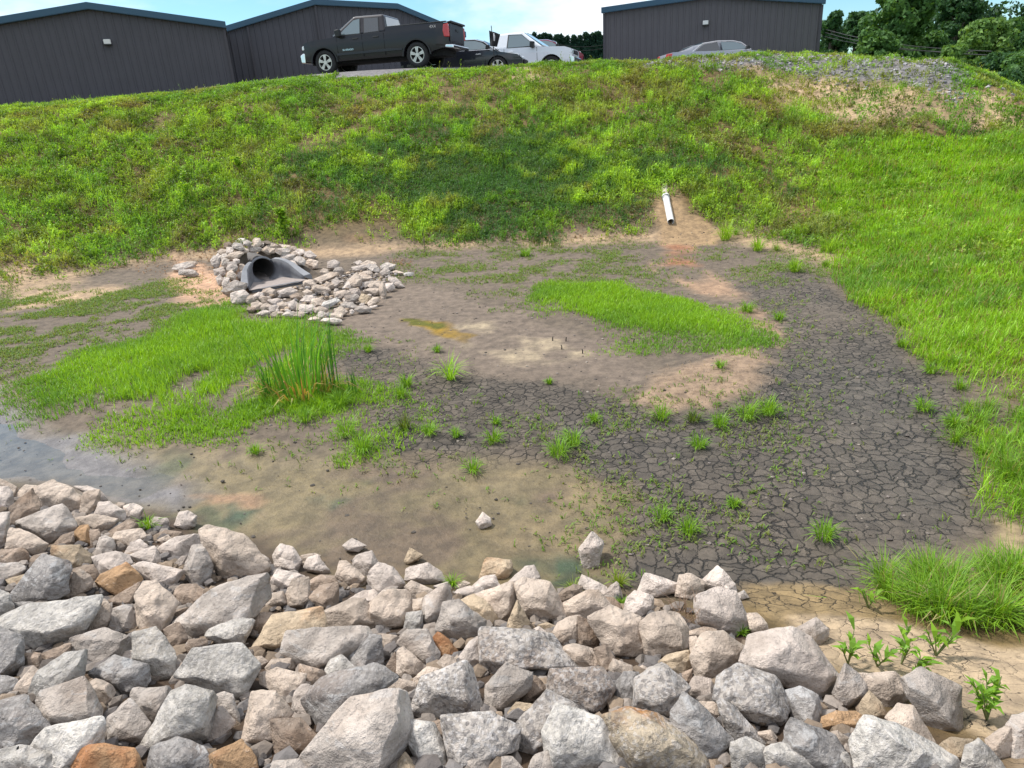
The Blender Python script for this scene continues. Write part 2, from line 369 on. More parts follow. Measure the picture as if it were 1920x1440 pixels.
P = wpoly([(1880,970),(1950,975),(1940,1040),(1890,1020)]); c = blend(c, mask(P, .12), srgb(158, 140, 108, .72))
P = wpoly([(0,500),(60,490),(160,520),(240,540),(180,560),(0,590)]); c = blend(c, mask(P, .3) * (.8 + n1), TAN * 1.05)
P = wpoly([(330,470),(420,480),(470,560),(400,580),(320,560)]); c = blend(c, mask(P, .3) * (.9 + n1), srgb(186, 150, 122, .75))
# crest: gravel and eroded earth
P = wpoly([(1120,112),(1400,106),(1780,106),(1825,140),(1790,180),(1650,155),(1500,145),(1380,128),(1200,128)]); c = blend(c, mask(P, .8) * (.8 + n1 * .6), GRAVEL)
P = wpoly([(1400,130),(1560,150),(1650,165),(1800,170),(1900,185),(1915,250),(1850,245),(1700,228),(1600,240),(1480,190)]); c = blend(c, mask(P, .8) * (.85 + n1 * .8), srgb(186, 160, 128, .75))
P = wpoly([(890,132),(1010,122),(1030,150),(960,165),(920,150)]); c = blend(c, mask(P, .5), srgb(176, 150, 118, .75))
c = blend(c, np.clip((u - 1.0) * 6, 0, 1) * (y > 14) * (x < 13) * np.clip((x + 8) / 2, 0, 1), GRAVEL)
c = blend(c, mask(wpoly([(560,310),(700,285),(860,255),(1100,275),(1320,310),(1325,345),(1200,385),(1060,405),(860,425),(700,370)]), .8), srgb(84, 84, 48, .6), .5)
c = blend(c, np.clip((u - 1.3) * 3, 0, 1) * ((y < 14) | (x > 13)), srgb(90, 110, 50, .6))
c = blend(c, np.clip((far - 42) / 10, 0, 1), srgb(80, 105, 50, .6))
# dark damp earth under the loose rock of the near bank
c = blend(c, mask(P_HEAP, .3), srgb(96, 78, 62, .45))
rough = mask(P_WATER, .5); z = z + rough * .016 * fbm(x * 2.6, y * 2.6, 0, 90, 3)
c = c * (1 + (.10 + .10 * rough[:, None]) * n2[:, None] + .10 * n3[:, None])
idx = np.arange(nx * ny).reshape(ny, nx)
F4 = np.stack([idx[:-1, :-1], idx[:-1, 1:], idx[1:, 1:], idx[1:, :-1]], -1).reshape(-1, 4)
fx, fy = x[F4].mean(1) - CUL_ON[0], y[F4].mean(1) - CUL_ON[1]; cs, sn = math.cos(CUL_ON[2]), math.sin(CUL_ON[2])
flx, fly = fx * cs + fy * sn, -fx * sn + fy * cs
F4 = F4[~((np.abs(flx) < .19) & (fly > -.06) & (fly < .85))]        # the earth is open where the culvert pipe runs

def groundmat():
    m, nt, out = newmat('ground'); N = NT(nt)
    ge = N.n('NewGeometry'); v = ge.outputs['Position']
    col = N.n('Attribute', attribute_name='Col').outputs['Color']
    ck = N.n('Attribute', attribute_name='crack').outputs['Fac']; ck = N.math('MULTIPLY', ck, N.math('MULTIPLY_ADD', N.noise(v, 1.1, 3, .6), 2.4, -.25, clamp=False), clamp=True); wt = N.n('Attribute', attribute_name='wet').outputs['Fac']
    f1 = N.noise(v, 9, 6, .65); f2 = N.noise(v, 55, 5, .7); f3 = N.noise(v, 230, 3, .6)
    c = N.mix(N.math('MULTIPLY', N.ramp(f1, .3, .7), 1.0), N.mix(1.0, col, (.66, .66, .67), 'MULTIPLY'), N.mix(1.0, col, (1.25, 1.24, 1.22), 'MULTIPLY'))
    c = N.mix(N.math('MULTIPLY', N.ramp(f2, .45, .3), .6), c, N.mix(1.0, col, (.35, .33, .3), 'MULTIPLY'))
    c = N.mix(N.math('MULTIPLY', N.ramp(f2, .6, .74), .45), c, N.mix(1.0, col, (1.7, 1.65, 1.6), 'MULTIPLY'))
    # drying cracks
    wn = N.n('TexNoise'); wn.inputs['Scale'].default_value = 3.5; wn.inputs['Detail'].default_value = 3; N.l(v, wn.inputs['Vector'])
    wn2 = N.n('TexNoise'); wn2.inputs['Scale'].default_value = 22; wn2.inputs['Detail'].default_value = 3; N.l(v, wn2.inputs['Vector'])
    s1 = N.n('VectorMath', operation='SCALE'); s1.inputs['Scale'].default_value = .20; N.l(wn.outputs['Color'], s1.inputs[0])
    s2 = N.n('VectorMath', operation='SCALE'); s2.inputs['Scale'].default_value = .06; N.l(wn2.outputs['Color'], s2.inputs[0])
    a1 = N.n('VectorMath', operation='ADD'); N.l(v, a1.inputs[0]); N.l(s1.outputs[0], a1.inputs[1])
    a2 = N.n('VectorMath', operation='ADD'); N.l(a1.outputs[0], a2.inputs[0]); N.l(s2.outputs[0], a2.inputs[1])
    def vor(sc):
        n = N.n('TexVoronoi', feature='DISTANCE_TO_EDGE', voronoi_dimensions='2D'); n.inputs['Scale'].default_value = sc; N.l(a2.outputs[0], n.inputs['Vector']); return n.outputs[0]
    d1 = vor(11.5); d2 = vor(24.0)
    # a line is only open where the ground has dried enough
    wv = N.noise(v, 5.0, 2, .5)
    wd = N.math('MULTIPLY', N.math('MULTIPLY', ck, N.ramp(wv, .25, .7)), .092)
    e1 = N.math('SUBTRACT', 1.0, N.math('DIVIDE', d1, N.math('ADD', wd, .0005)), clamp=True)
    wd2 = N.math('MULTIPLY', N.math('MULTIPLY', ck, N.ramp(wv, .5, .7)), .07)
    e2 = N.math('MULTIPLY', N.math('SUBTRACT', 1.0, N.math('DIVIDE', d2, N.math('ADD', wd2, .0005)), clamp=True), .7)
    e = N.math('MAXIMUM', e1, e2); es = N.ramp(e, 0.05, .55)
    c = N.mix(N.math('MULTIPLY', es, .85), c, (.012, .010, .009))  # near-black painted along the cracks: damp soil plus the shade of a deep gap
    vc = N.n('TexVoronoi', voronoi_dimensions='2D'); vc.inputs['Scale'].default_value = 11.5; N.l(a2.outputs[0], vc.inputs['Vector']); sc1 = N.n('SeparateColor'); N.l(vc.outputs['Color'], sc1.inputs[0])
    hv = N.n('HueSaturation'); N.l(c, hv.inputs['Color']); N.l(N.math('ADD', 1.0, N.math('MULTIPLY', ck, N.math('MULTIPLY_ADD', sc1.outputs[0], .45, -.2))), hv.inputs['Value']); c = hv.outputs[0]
    b = N.n('BsdfPrincipled'); N.l(c, b.inputs['Base Color'])
    N.l(N.math('SUBTRACT', .92, N.math('MULTIPLY', wt, N.math('ADD', .22, N.math('MULTIPLY', f1, .35)))), b.inputs['Roughness'])
    b.inputs['Specular IOR Level'].default_value = .4
    cup = N.math('MULTIPLY', N.math('MULTIPLY', N.ramp(d1, .0, .14), ck), .6)
    h = N.math('ADD', N.math('MULTIPLY', f2, .4), f1); h = N.math('ADD', h, N.math('MULTIPLY', f3, .12)); h = N.math('ADD', h, cup)
    h = N.math('SUBTRACT', h, N.math('MULTIPLY', es, 1.5))
    N.l(N.bump(h, .9, .018), b.inputs['Normal'])
    N.l(b.outputs[0], out.inputs[0]); return m
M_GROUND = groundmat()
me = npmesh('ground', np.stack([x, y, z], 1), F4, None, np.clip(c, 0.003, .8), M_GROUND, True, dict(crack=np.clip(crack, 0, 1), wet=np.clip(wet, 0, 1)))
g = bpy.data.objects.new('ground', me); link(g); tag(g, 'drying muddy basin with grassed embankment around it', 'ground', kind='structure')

# ------------------------------------------------------------------ shallow water along the near bank
WL = -.041
m, nt, out = newmat('shallow_water'); N = NT(nt)
ge = N.n('NewGeometry'); nz = N.noise(ge.outputs['Position'], 14, 3, .5); bn = N.bump(nz, .12, .01)
fr = N.n('Fresnel'); fr.inputs['IOR'].default_value = 1.4; N.l(bn, fr.inputs['Normal'])
tr = N.n('BsdfTransparent'); tr.inputs[0].default_value = (.90, .90, .84, 1)
gl = N.n('BsdfGlossy'); gl.inputs['Roughness'].default_value = .06; gl.inputs['Color'].default_value = (1, 1, 1, 1); N.l(bn, gl.inputs['Normal'])
mx = N.n('MixShader'); N.l(N.math('MULTIPLY', fr.outputs[0], 1.0, clamp=True), mx.inputs[0]); N.l(tr.outputs[0], mx.inputs[1]); N.l(gl.outputs[0], mx.inputs[2]); N.l(mx.outputs[0], out.inputs[0])
wxs = np.arange(-11, 1.6, .15); wys = np.arange(2.6, 8.6, .15); WX, WY = np.meshgrid(wxs, wys)
keep = ter(WX.ravel(), WY.ravel()) < .15
wi = np.arange(WX.size).reshape(WX.shape); WF = np.stack([wi[:-1, :-1], wi[:-1, 1:], wi[1:, 1:], wi[1:, :-1]], -1).reshape(-1, 4)
WF = WF[keep[WF].all(1)]
near_w = sdf(WX.ravel(), WY.ravel(), P_WATER) > -.45
WF = WF[near_w[WF].all(1)]
me = npmesh('water', np.stack([WX.ravel(), WY.ravel(), np.full(WX.size, WL)], 1), WF, None, None, m)
bmw = bmesh.new(); bmw.from_mesh(me); bmesh.ops.delete(bmw, geom=[v for v in bmw.verts if not v.link_faces], context='VERTS'); bmw.to_mesh(me); bmw.free()
o = bpy.data.objects.new('water', me); link(o); tag(o, 'shallow still puddle along the foot of the rock bank', 'water', kind='structure')

# ------------------------------------------------------------------ rocks
def rock(name, poly, code, lift=0.0, depth=.62, sub=None, seed=0, thick=None, lay=0):
    r = random.Random(seed)
    P2 = np.array(poly, float); c2 = P2.mean(0)
    while len(P2) > 6 or (len(P2) > 5 and r.random() < .35):      # straight broken edges: drop the corner that bends least
        k0 = min(range(len(P2)), key=lambda i: abs(np.cross(P2[i] - P2[i - 1], P2[(i + 1) % len(P2)] - P2[i - 1]))); P2 = np.delete(P2, k0, 0)
    ar = 0.5 * abs(np.dot(P2[:, 0], np.roll(P2[:, 1], 1)) - np.dot(P2[:, 1], np.roll(P2[:, 0], 1)))
    hpx = np.ptp(P2[:, 1]); h0 = hit(c2[0], c2[1]); D0 = np.dot(h0 - CC, _F); s = math.sqrt(ar) / FPX * D0
    hm = hpx / FPX * D0; h1 = hit(c2[0], c2[1] , off=hm * .22 + s * .14 + lift); D = np.dot(h1 - CC, _F)
    fwd = ray(*c2); fwd = fwd / np.linalg.norm(fwd)
    ctr = CC + ray(*c2) * D
    # outline pushed out to true size at its own distance
    pts = []
    tl = .35 * hpx / FPX
    ring = [CC + ray(c2[0] + (px - c2[0]) * 1.07, c2[1] + (py - c2[1]) * 1.07) * D * (1 - tl * (py - c2[1]) / hpx) - ctr for px, py in P2]
    t = (thick or depth) * s
    up = CU - fwd * np.dot(CU, fwd); up /= np.linalg.norm(up)
    for p in ring:
        pts.append(p - fwd * t * r.uniform(-.12, .12))
        pts.append(p * .82 + fwd * t * r.uniform(.4, .7))
    dn = r.uniform(.02, .28)
    k = len(ring); sh = r.uniform(.45, .66)
    st = r.randrange(k)
    nf = r.choice((2, 3, 3, 4))
    for i in range(nf):
        p = ring[(int(i * k / nf) + st) % k]
        pts.append(p * sh * r.uniform(.75, 1.2) - up * s * dn * .5 - fwd * t * r.uniform(.38, .72))
    for p in ring[::2]: pts.append(p * .5 + fwd * t * r.uniform(.7, .95))
    bm = bmesh.new()
    for p in pts: bm.verts.new(p)
    bmesh.ops.convex_hull(bm, input=bm.verts)
    bmesh.ops.delete(bm, geom=[v for v in bm.verts if not v.link_faces], context='VERTS')
    for _ in range(r.choice((3, 4, 5)) if s > .05 else 2):         # split faces, as quarried stone breaks
        nv = -fwd * r.uniform(.5, 1) + np.array([r.uniform(-1, 1), r.uniform(-1, 1), r.uniform(-1, 1)]) * .75; nv /= np.linalg.norm(nv)
        sup = max(float(np.dot(np.array(v.co), nv)) for v in bm.verts)
        bmesh.ops.bisect_plane(bm, geom=bm.verts[:] + bm.edges[:] + bm.faces[:], plane_co=Vector(nv * sup * r.uniform(.70, .92)), plane_no=Vector(nv), clear_outer=True)
        co = [v.co.copy() for v in bm.verts]; bm.clear()
        for q in co: bm.verts.new(q)
        bmesh.ops.convex_hull(bm, input=bm.verts); bmesh.ops.delete(bm, geom=[v for v in bm.verts if not v.link_faces], context='VERTS')
    bmesh.ops.remove_doubles(bm, verts=bm.verts, dist=s * .04)
    bmesh.ops.dissolve_limit(bm, angle_limit=math.radians(7), verts=bm.verts, edges=bm.edges)
    bmesh.ops.bevel(bm, geom=bm.edges[:], offset=s * r.uniform(.006, .016), segments=1, affect='EDGES', profile=.6, clamp_overlap=True)
    bmesh.ops.triangulate(bm, faces=bm.faces)
    n = sub if sub is not None else (s > .13) + (s > .05) + 1
    tgt = s / (12 if s > .12 else 5 if s > .06 else 3)
    for _ in range(n):
        es = [e for e in bm.edges if e.calc_length() > tgt]
        if not es: break
        bmesh.ops.subdivide_edges(bm, edges=es, cuts=1 if _ else 2); bmesh.ops.triangulate(bm, faces=bm.faces)
    bmesh.ops.smooth_vert(bm, verts=bm.verts, factor=.06, use_axis_x=True, use_axis_y=True, use_axis_z=True)
    bmesh.ops.recalc_face_normals(bm, faces=bm.faces)
    bm.normal_update()
    V = np.array([v.co for v in bm.verts]); Nn = np.array([v.normal for v in bm.verts])
    f = 1 / s; q = V * f; o3 = seed * 3.17
    d = fbm(q[:, 0] * 1.6 + o3, q[:, 1] * 1.6, q[:, 2] * 1.6, 5, 3) * .02 + .012
    rg = 1 - np.abs(fbm(q[:, 0] * 2.7 + o3, q[:, 1] * 2.7, q[:, 2] * 4.5, 9, 2)) * 2
    d = d + rg * .026 + fbm(q[:, 0] * 8 + o3, q[:, 1] * 8, q[:, 2] * 8, 15, 2) * .018
    V = V + Nn * (d * s)[:, None]
    for v, co in zip(bm.verts, V): v.co = co
    me = bpy.data.meshes.new(name); bm.to_mesh(me); bm.free()
    me.polygons.foreach_set('use_smooth', [True] * len(me.polygons))
    me.set_sharp_from_angle(angle=math.radians(24))
    me.materials.append(RM[code])
    ob = bpy.data.objects.new(name, me); ob.location = ctr; link(ob)
    return ob, s, D
# every loose rock of the near bank: colour code, outline as surveyed in the photo (px), landmark name or ''
RK = '''T|0,898 20,903 35,915 28,935 10,945 0,928
P|-30,915 0,912 15,915 27,935 18,957 0,965 -30,960
T|28,928 48,910 72,912 62,938 40,942
B|15,988 20,952 38,932 62,915 75,945 70,962 50,972 36,992
T|62,918 80,903 100,902 135,918 158,940 155,952 110,962 82,964 72,945|large tan rock at the puddle edge
P|140,912 165,912 187,920 202,937 185,943
T|150,958 158,922 186,920 186,940 176,962 165,975 152,970
G|34,978 60,965 115,946 143,968 144,985 110,1010 95,1018 60,1003 40,990|long grey brown rock by the left edge
G|-30,965 16,963 15,1015 2,1032 -30,1030
T|12,1030 14,1000 20,992 45,995 90,1020 97,1035 80,1042 55,1037
T|144,972 175,965 228,975 225,984 195,1001 180,996 150,986
P|175,970 187,943 205,942 232,958 236,975 200,986
P|232,950 250,944 270,955 262,976 248,980 236,973
T|212,948 222,942 236,944 232,955 215,954
B|195,1002 215,985 240,975 262,985 256,997 215,1007
D|186,1001 215,982 230,978 222,989 200,1004
O|138,1000 150,986 165,985 170,998 173,1022 160,1027 140,1015|small orange rock at the far left
B|168,995 185,993 188,1005 178,1032 171,1025
T|211,1010 218,998 265,992 274,1004 250,1019 238,1034 220,1024
B|98,1024 115,1005 137,997 139,1018 112,1026
Q|98,1040 100,1025 120,1020 148,1022 177,1042 172,1056 135,1070 110,1052|honey coloured block below the small orange rock
G|177,1042 190,1002 202,1002 213,1012 216,1035 200,1042
P|232,1042 245,1018 262,1012 280,1027 262,1042 242,1046
P|243,1041 270,1030 290,1024 300,1045 298,1059 270,1064 255,1056
P|298,1030 310,1012 345,1002 372,1002 373,1020 350,1050 310,1052 300,1042|wide pale block beside the fissured upright rock
P|274,985 290,970 312,972 320,982 310,994 290,991|pale rock beside the grass tuft
P|327,985 337,960 352,958 368,968 366,986 348,994 335,993|lone pale rock at the puddle rim
B|290,1004 310,994 340,998 346,1004 320,1011 300,1009
T|295,1013 315,1003 323,1012 306,1023
B|-20,1035 40,1028 50,1037 57,1052 40,1062 -20,1055
B|54,1050 65,1041 82,1043 77,1062 60,1064
G|-20,1058 35,1056 47,1066 36,1081 20,1089 -20,1097
Q|12,1087 35,1085 57,1075 50,1097 25,1107
D|24,1112 55,1075 80,1040 100,1042 132,1056 139,1080 126,1110 105,1127 75,1137 60,1132 30,1128|big dark blue grey rock at the left
T|108,1127 138,1078 150,1067 174,1086 172,1102 150,1117 135,1124
B|135,1070 172,1055 187,1080 180,1097 160,1092
P|174,1045 215,1035 242,1041 247,1056 222,1065 215,1077 190,1084 178,1062
O|177,1096 190,1078 215,1062 235,1057 260,1070 267,1086 250,1107 225,1127 205,1125 182,1109|large orange slab
B|203,1126 240,1110 264,1090 259,1117 245,1132 215,1135
P|250,1062 270,1055 310,1060 347,1071 347,1087 320,1107 290,1097 268,1082
G|345,1070 350,1045 362,1022 378,1018 393,1035 399,1060 389,1102 365,1107 352,1097|fissured upright grey rock
P|327,1057 340,1044 352,1042 346,1067 333,1065
B|320,1112 340,1098 365,1095 381,1100 386,1112 365,1137 340,1145 325,1127
T|249,1162 254,1120 270,1095 292,1092 315,1107 333,1130 326,1152 312,1177 300,1197 275,1192 258,1182|upright tan rock right of the orange slab
G|189,1184 203,1140 225,1134 246,1140 253,1165 256,1188 225,1192
L|-20,1170 0,1166 60,1135 100,1130 140,1122 170,1104 191,1118 176,1152 150,1187 112,1217 78,1226 48,1212 38,1182|huge pale grey slab at the left
T|148,1192 175,1150 190,1118 209,1138 206,1162 190,1187 165,1192
L|-20,1105 0,1107 16,1115 26,1140 16,1157 -20,1170
D|24,1130 60,1129 77,1135 52,1152 30,1148
D|-20,1172 24,1176 42,1195 47,1227 42,1252 26,1274 -20,1284|dark blue rock cut by the left edge
B|45,1226 76,1225 80,1257 50,1265
B|77,1257 79,1226 110,1214 133,1205 130,1227 102,1252
D|-20,1264 24,1272 37,1277 17,1302 -20,1318
L|44,1312 75,1260 120,1229 160,1222 167,1240 151,1277 112,1302 72,1327 55,1332|pale slanting slab below the huge slab
T|4,1312 40,1270 60,1252 76,1263 62,1292 35,1312
G|126,1227 135,1198 160,1187 195,1181 225,1190 255,1200 253,1222 215,1237 180,1247 162,1226
D|170,1262 185,1245 215,1231 245,1247 277,1248 290,1262 286,1277 255,1287 235,1312 213,1297 180,1277|bluish dark rock left of centre
L|252,1190 275,1177 291,1180 327,1222 335,1247 326,1277 300,1287 270,1257 252,1232|white topped rock with an orange side
P|220,1226 250,1219 257,1247 235,1242
T|308,1181 315,1170 330,1167 347,1180 352,1202 341,1224 325,1217
T|148,1292 160,1278 180,1274 212,1286 220,1301 207,1327 190,1337 163,1312
G|63,1332 80,1300 130,1274 155,1274 172,1310 197,1340 197,1367 170,1358 110,1367 88,1372|broad smooth bluish rock near the lower left
D|-20,1322 0,1318 25,1304 46,1304 67,1335 93,1362 72,1387 46,1402 15,1408 -20,1408
L|58,1402 90,1368 130,1354 190,1344 199,1397 170,1402 142,1404 133,1450 98,1450|broad pale rock at the lower left
L|-20,1412 40,1399 92,1415 104,1450 -20,1450
O|135,1455 139,1405 165,1394 200,1399 250,1404 277,1420 275,1455|rust orange rock at the bottom edge, left one
G|198,1372 203,1345 240,1308 272,1335 292,1372 277,1392 245,1397 205,1387
G|233,1322 250,1292 280,1282 322,1290 327,1322 302,1357 280,1377 240,1347
L|260,1415 298,1350 323,1300 348,1287 388,1291 408,1306 407,1335 400,1367 384,1397 340,1408 300,1408|huge whitish rounded boulder
D|272,1455 288,1402 330,1385 382,1400 404,1455
T|375,995 388,988 415,994 455,1004 472,1030 502,1050 510,1070 480,1082 450,1090 425,1095 413,1067 393,1052 383,1020|largest tan boulder at the water line
P|470,1031 482,1034 502,1046 510,1060 500,1058 480,1042
P|513,1042 525,1020 535,1017 550,1028 564,1050 564,1067 552,1080 520,1070|pointed pale rock in the shallow water
T|558,1051 565,1042 590,1037 602,1041 580,1057 565,1062
P|570,1063 578,1045 595,1041 612,1058 620,1074 608,1076 575,1070
P|501,1082 515,1067 550,1077 571,1080 580,1097 550,1107 515,1110
T|533,1107 550,1087 577,1084 585,1120 585,1142 545,1142 531,1125
B|576,1092 600,1079 630,1081 634,1096 605,1102 583,1122
B|581,1120 600,1100 632,1092 642,1115 637,1132 610,1144 590,1140
T|630,1080 638,1054 650,1054 692,1090 682,1099 650,1098 635,1092
T|493,1142 512,1112 532,1107 537,1132 515,1142
G|331,1167 355,1140 395,1107 440,1090 500,1076 514,1095 512,1117 492,1142 467,1162 422,1177 397,1192 360,1200 343,1187|long grey brown slab slanting up to the right
L|388,1192 395,1180 455,1158 475,1165 470,1197 452,1214 420,1212
B|318,1152 335,1143 352,1139 337,1162 320,1167
B|308,1181 320,1167 336,1167 352,1197 347,1217 330,1227 313,1207
B|345,1217 354,1200 390,1197 387,1212 360,1227 350,1227
B|468,1166 495,1147 515,1144 522,1155 497,1192 480,1202 468,1192
Q|468,1227 488,1190 513,1155 540,1138 602,1141 617,1165 614,1180 562,1182 542,1202 532,1217 500,1227|broad honey coloured slab at mid left
G|533,1222 538,1185 570,1177 650,1179 690,1176 697,1195 662,1222 642,1237 612,1252 585,1261 553,1242|big mottled grey rock with a pale patch
T|606,1149 625,1138 660,1124 682,1124 702,1165 700,1182 650,1183 616,1180
P|638,1131 680,1109 700,1107 712,1118 690,1132 660,1142
L|338,1247 365,1220 450,1210 467,1230 487,1250 490,1277 482,1297 455,1315 420,1302 370,1287 350,1282 333,1267|white topped wedge with a brown face
B|333,1262 340,1244 367,1240 357,1267 362,1292 335,1277
T|466,1233 490,1231 502,1240 492,1254 480,1252
T|498,1252 510,1237 530,1231 552,1234 554,1252 540,1264 505,1260
T|486,1264 520,1254 555,1257 572,1265 564,1297 545,1312 520,1302 490,1282
B|563,1246 580,1257 612,1261 602,1282 575,1292 560,1272
G|403,1306 420,1299 436,1304 447,1340 457,1353 449,1362 430,1348 410,1327
P|383,1392 398,1362 409,1316 430,1344 442,1356 431,1372 405,1392
T|450,1382 458,1340 473,1300 490,1291 516,1297 532,1315 547,1336 540,1347 516,1352 516,1387 500,1404 475,1410 453,1397|brown and white upright rock
B|511,1352 540,1341 562,1349 587,1375 601,1391 575,1412 520,1430 516,1382
O|393,1417 428,1390 452,1389 477,1420 483,1455 408,1455|rust orange rock at the bottom edge, right one
P|546,1347 553,1300 565,1284 591,1279 602,1290 577,1317 577,1352 563,1354
T|558,1287 570,1274 587,1274 585,1285 568,1294
D|568,1312 605,1272 650,1261 700,1244 736,1247 741,1273 702,1307 652,1327 622,1362 610,1373 573,1347|big dark slab slanting across the middle
L|610,1256 620,1237 640,1229 653,1239 672,1261 640,1270 620,1274
D|651,1240 664,1210 690,1189 716,1194 734,1230 727,1247 695,1254 670,1260|dark rock with a white quartz stripe
G|585,1455 556,1430 598,1382 638,1335 660,1315 720,1304 762,1296 782,1305 780,1346 757,1402 747,1427 725,1455|largest grey boulder at the bottom edge
G|498,1455 513,1429 560,1424 590,1455
Q|758,1053 768,1027 792,1041 784,1050 765,1057|small wedge standing in the water
P|660,1059 667,1042 696,1034 709,1055 706,1067 690,1084 668,1070
P|688,1097 694,1072 710,1056 736,1065 752,1080 762,1100 725,1105 700,1112
P|760,1087 764,1066 785,1065 800,1056 826,1072 833,1090 800,1098 775,1092
T|760,1101 772,1089 800,1094 817,1108 802,1124 775,1124
T|683,1142 698,1125 724,1097 750,1094 767,1110 770,1147 757,1172 720,1187 698,1182|tan block with a brown underside at mid left
T|768,1126 797,1121 800,1147 770,1150
L|758,1182 763,1150 790,1147 792,1182 775,1187
G|788,1161 798,1120 813,1099 835,1094 850,1115 837,1147 822,1167 805,1187 790,1179
P|813,1099 840,1091 847,1105 820,1105
G|818,1167 833,1132 860,1127 887,1140 907,1165 905,1192 887,1202 870,1217 848,1206 820,1182|flat faced grey tan rock in the centre
Q|860,1129 890,1115 914,1130 937,1167 925,1177 905,1172 890,1157
P|848,1109 880,1099 907,1102 902,1116 870,1124
T|850,1101 870,1089 882,1094 862,1107
P|883,1101 905,1081 927,1079 942,1090 939,1102 915,1107
Q|900,1085 912,1045 930,1042 957,1052 960,1067 945,1090 925,1084|cube shaped honey rock at the water line
T|893,1116 925,1104 962,1092 967,1120 960,1152 950,1174 935,1172 913,1132
P|948,1096 970,1084 985,1064 1000,1061 1016,1080 1020,1093 985,1102 960,1107
Q|948,1182 954,1155 970,1128 977,1135 992,1167 987,1192 955,1188
T|968,1096 985,1087 1030,1094 1040,1110 1067,1156 1050,1167 1010,1170 983,1167 973,1135|broad tan rock with an orange lower edge
G|746,1207 765,1184 800,1182 812,1200 824,1226 817,1252 795,1248 765,1227|smooth grey rock with a pointed top
T|743,1242 746,1220 757,1216 780,1237 797,1249 792,1267 770,1277 743,1274
O|806,1201 820,1184 840,1199 857,1220 852,1234 825,1232 818,1216|small orange wedge right of the smooth grey rock
T|696,1191 720,1189 749,1195 747,1217 730,1227 713,1207
B|723,1251 740,1224 747,1240 747,1267 735,1264
T|708,1302 715,1280 740,1272 782,1280 772,1300 730,1308
T|778,1272 800,1251 822,1255 827,1277 800,1280 775,1297
T|818,1246 835,1227 852,1232 860,1246 840,1267 828,1264
P|863,1232 880,1205 905,1189 907,1247 895,1262 870,1247
T|850,1239 860,1224 870,1240 862,1247
S|773,1302 795,1271 830,1269 850,1244 882,1239 902,1270 910,1292 907,1332 860,1340 830,1352 800,1352 773,1336|broad granite boulder in the lower centre
L|760,1377 769,1352 790,1349 812,1358 827,1390 843,1450 795,1450 773,1412|narrow pale grey rock left of the granite block
Q|733,1450 760,1409 787,1450
S|830,1402 831,1345 880,1337 920,1339 957,1352 970,1366 967,1402 935,1422 900,1412 870,1432 850,1437|granite block at the bottom edge
G|856,1450 885,1402 905,1397 922,1405 938,1450
B|803,1356 830,1349 834,1387 822,1372
S|900,1227 903,1178 940,1177 990,1189 1035,1189 1057,1215 1080,1251 1040,1256 990,1250 960,1248 905,1261|wide granite slab in the centre
G|908,1332 913,1285 950,1247 970,1254 995,1265 992,1292 970,1317 945,1327 935,1342|grey tan rock under the wide granite slab
B|988,1266 1005,1269 1024,1290 1007,1312 975,1322 988,1297
P|993,1186 1010,1174 1032,1190 1015,1194
Q|1008,1173 1025,1167 1045,1175 1036,1190
T|1033,1191 1050,1165 1065,1157 1087,1156 1089,1212 1060,1212
B|1085,1158 1107,1165 1127,1200 1117,1220 1087,1210
T|1053,1136 1075,1127 1100,1109 1120,1109 1147,1140 1122,1162 1105,1167 1080,1157 1063,1156
B|1043,1121 1060,1104 1075,1097 1092,1100 1087,1127 1060,1137
P|1086,1096 1092,1079 1110,1089 1136,1100 1142,1115 1125,1122 1100,1110
P|1131,1116 1145,1099 1158,1089 1167,1120 1150,1124
B|1128,1119 1150,1121 1170,1140 1162,1152 1142,1144
T|1103,1161 1123,1140 1145,1138 1172,1155 1200,1160 1212,1200 1217,1232 1190,1250 1160,1242 1143,1226 1128,1191|large tan boulder right of centre
P|1168,1156 1177,1120 1190,1109 1224,1117 1224,1142 1202,1162
P|1193,1117 1198,1095 1210,1075 1250,1083 1274,1095 1272,1107 1230,1120|flat topped pale rock on the mud edge
T|1198,1172 1228,1150 1277,1144 1287,1180 1293,1210 1277,1224 1240,1237 1215,1237 1196,1202|square tan block with a brown underside
T|1053,1216 1075,1209 1117,1217 1132,1240 1127,1262 1090,1252 1073,1252
B|1113,1219 1135,1209 1152,1235 1147,1267 1157,1288 1133,1267
T|1140,1256 1150,1237 1192,1252 1182,1267 1160,1280 1143,1267
S|1016,1287 1028,1257 1075,1249 1127,1254 1150,1290 1147,1322 1122,1337 1105,1322 1060,1302 1020,1300|pale granite block with a flat top
T|1193,1256 1205,1247 1227,1260 1216,1270
D|1148,1327 1153,1285 1170,1262 1197,1261 1194,1300 1187,1328|dark oval rock right of the pale granite block
S|1188,1332 1193,1275 1223,1255 1240,1239 1267,1270 1292,1290 1267,1322 1262,1344 1210,1340|mottled granite beside the dark oval rock
Q|1213,1251 1250,1229 1290,1221 1299,1240 1287,1264 1268,1270 1235,1242
Q|953,1337 968,1317 990,1314 1003,1322 987,1347 970,1354 955,1347
S|963,1397 968,1360 998,1320 1025,1297 1060,1299 1102,1320 1109,1337 1040,1332 1027,1362 1022,1392 995,1428 970,1407
L|1021,1372 1028,1330 1045,1321 1085,1329 1122,1345 1147,1375 1167,1410 1183,1455 1033,1455 1023,1402|big smooth blue grey boulder at the bottom edge
Y|1118,1347 1143,1330 1180,1329 1232,1345 1267,1370 1302,1400 1335,1455 1185,1455 1150,1382|big cream rock with rust patches
G|988,1450 1000,1419 1025,1407 1042,1450
G|933,1450 940,1419 960,1419 988,1450
T|1268,1117 1275,1080 1295,1076 1320,1090 1317,1112 1295,1127
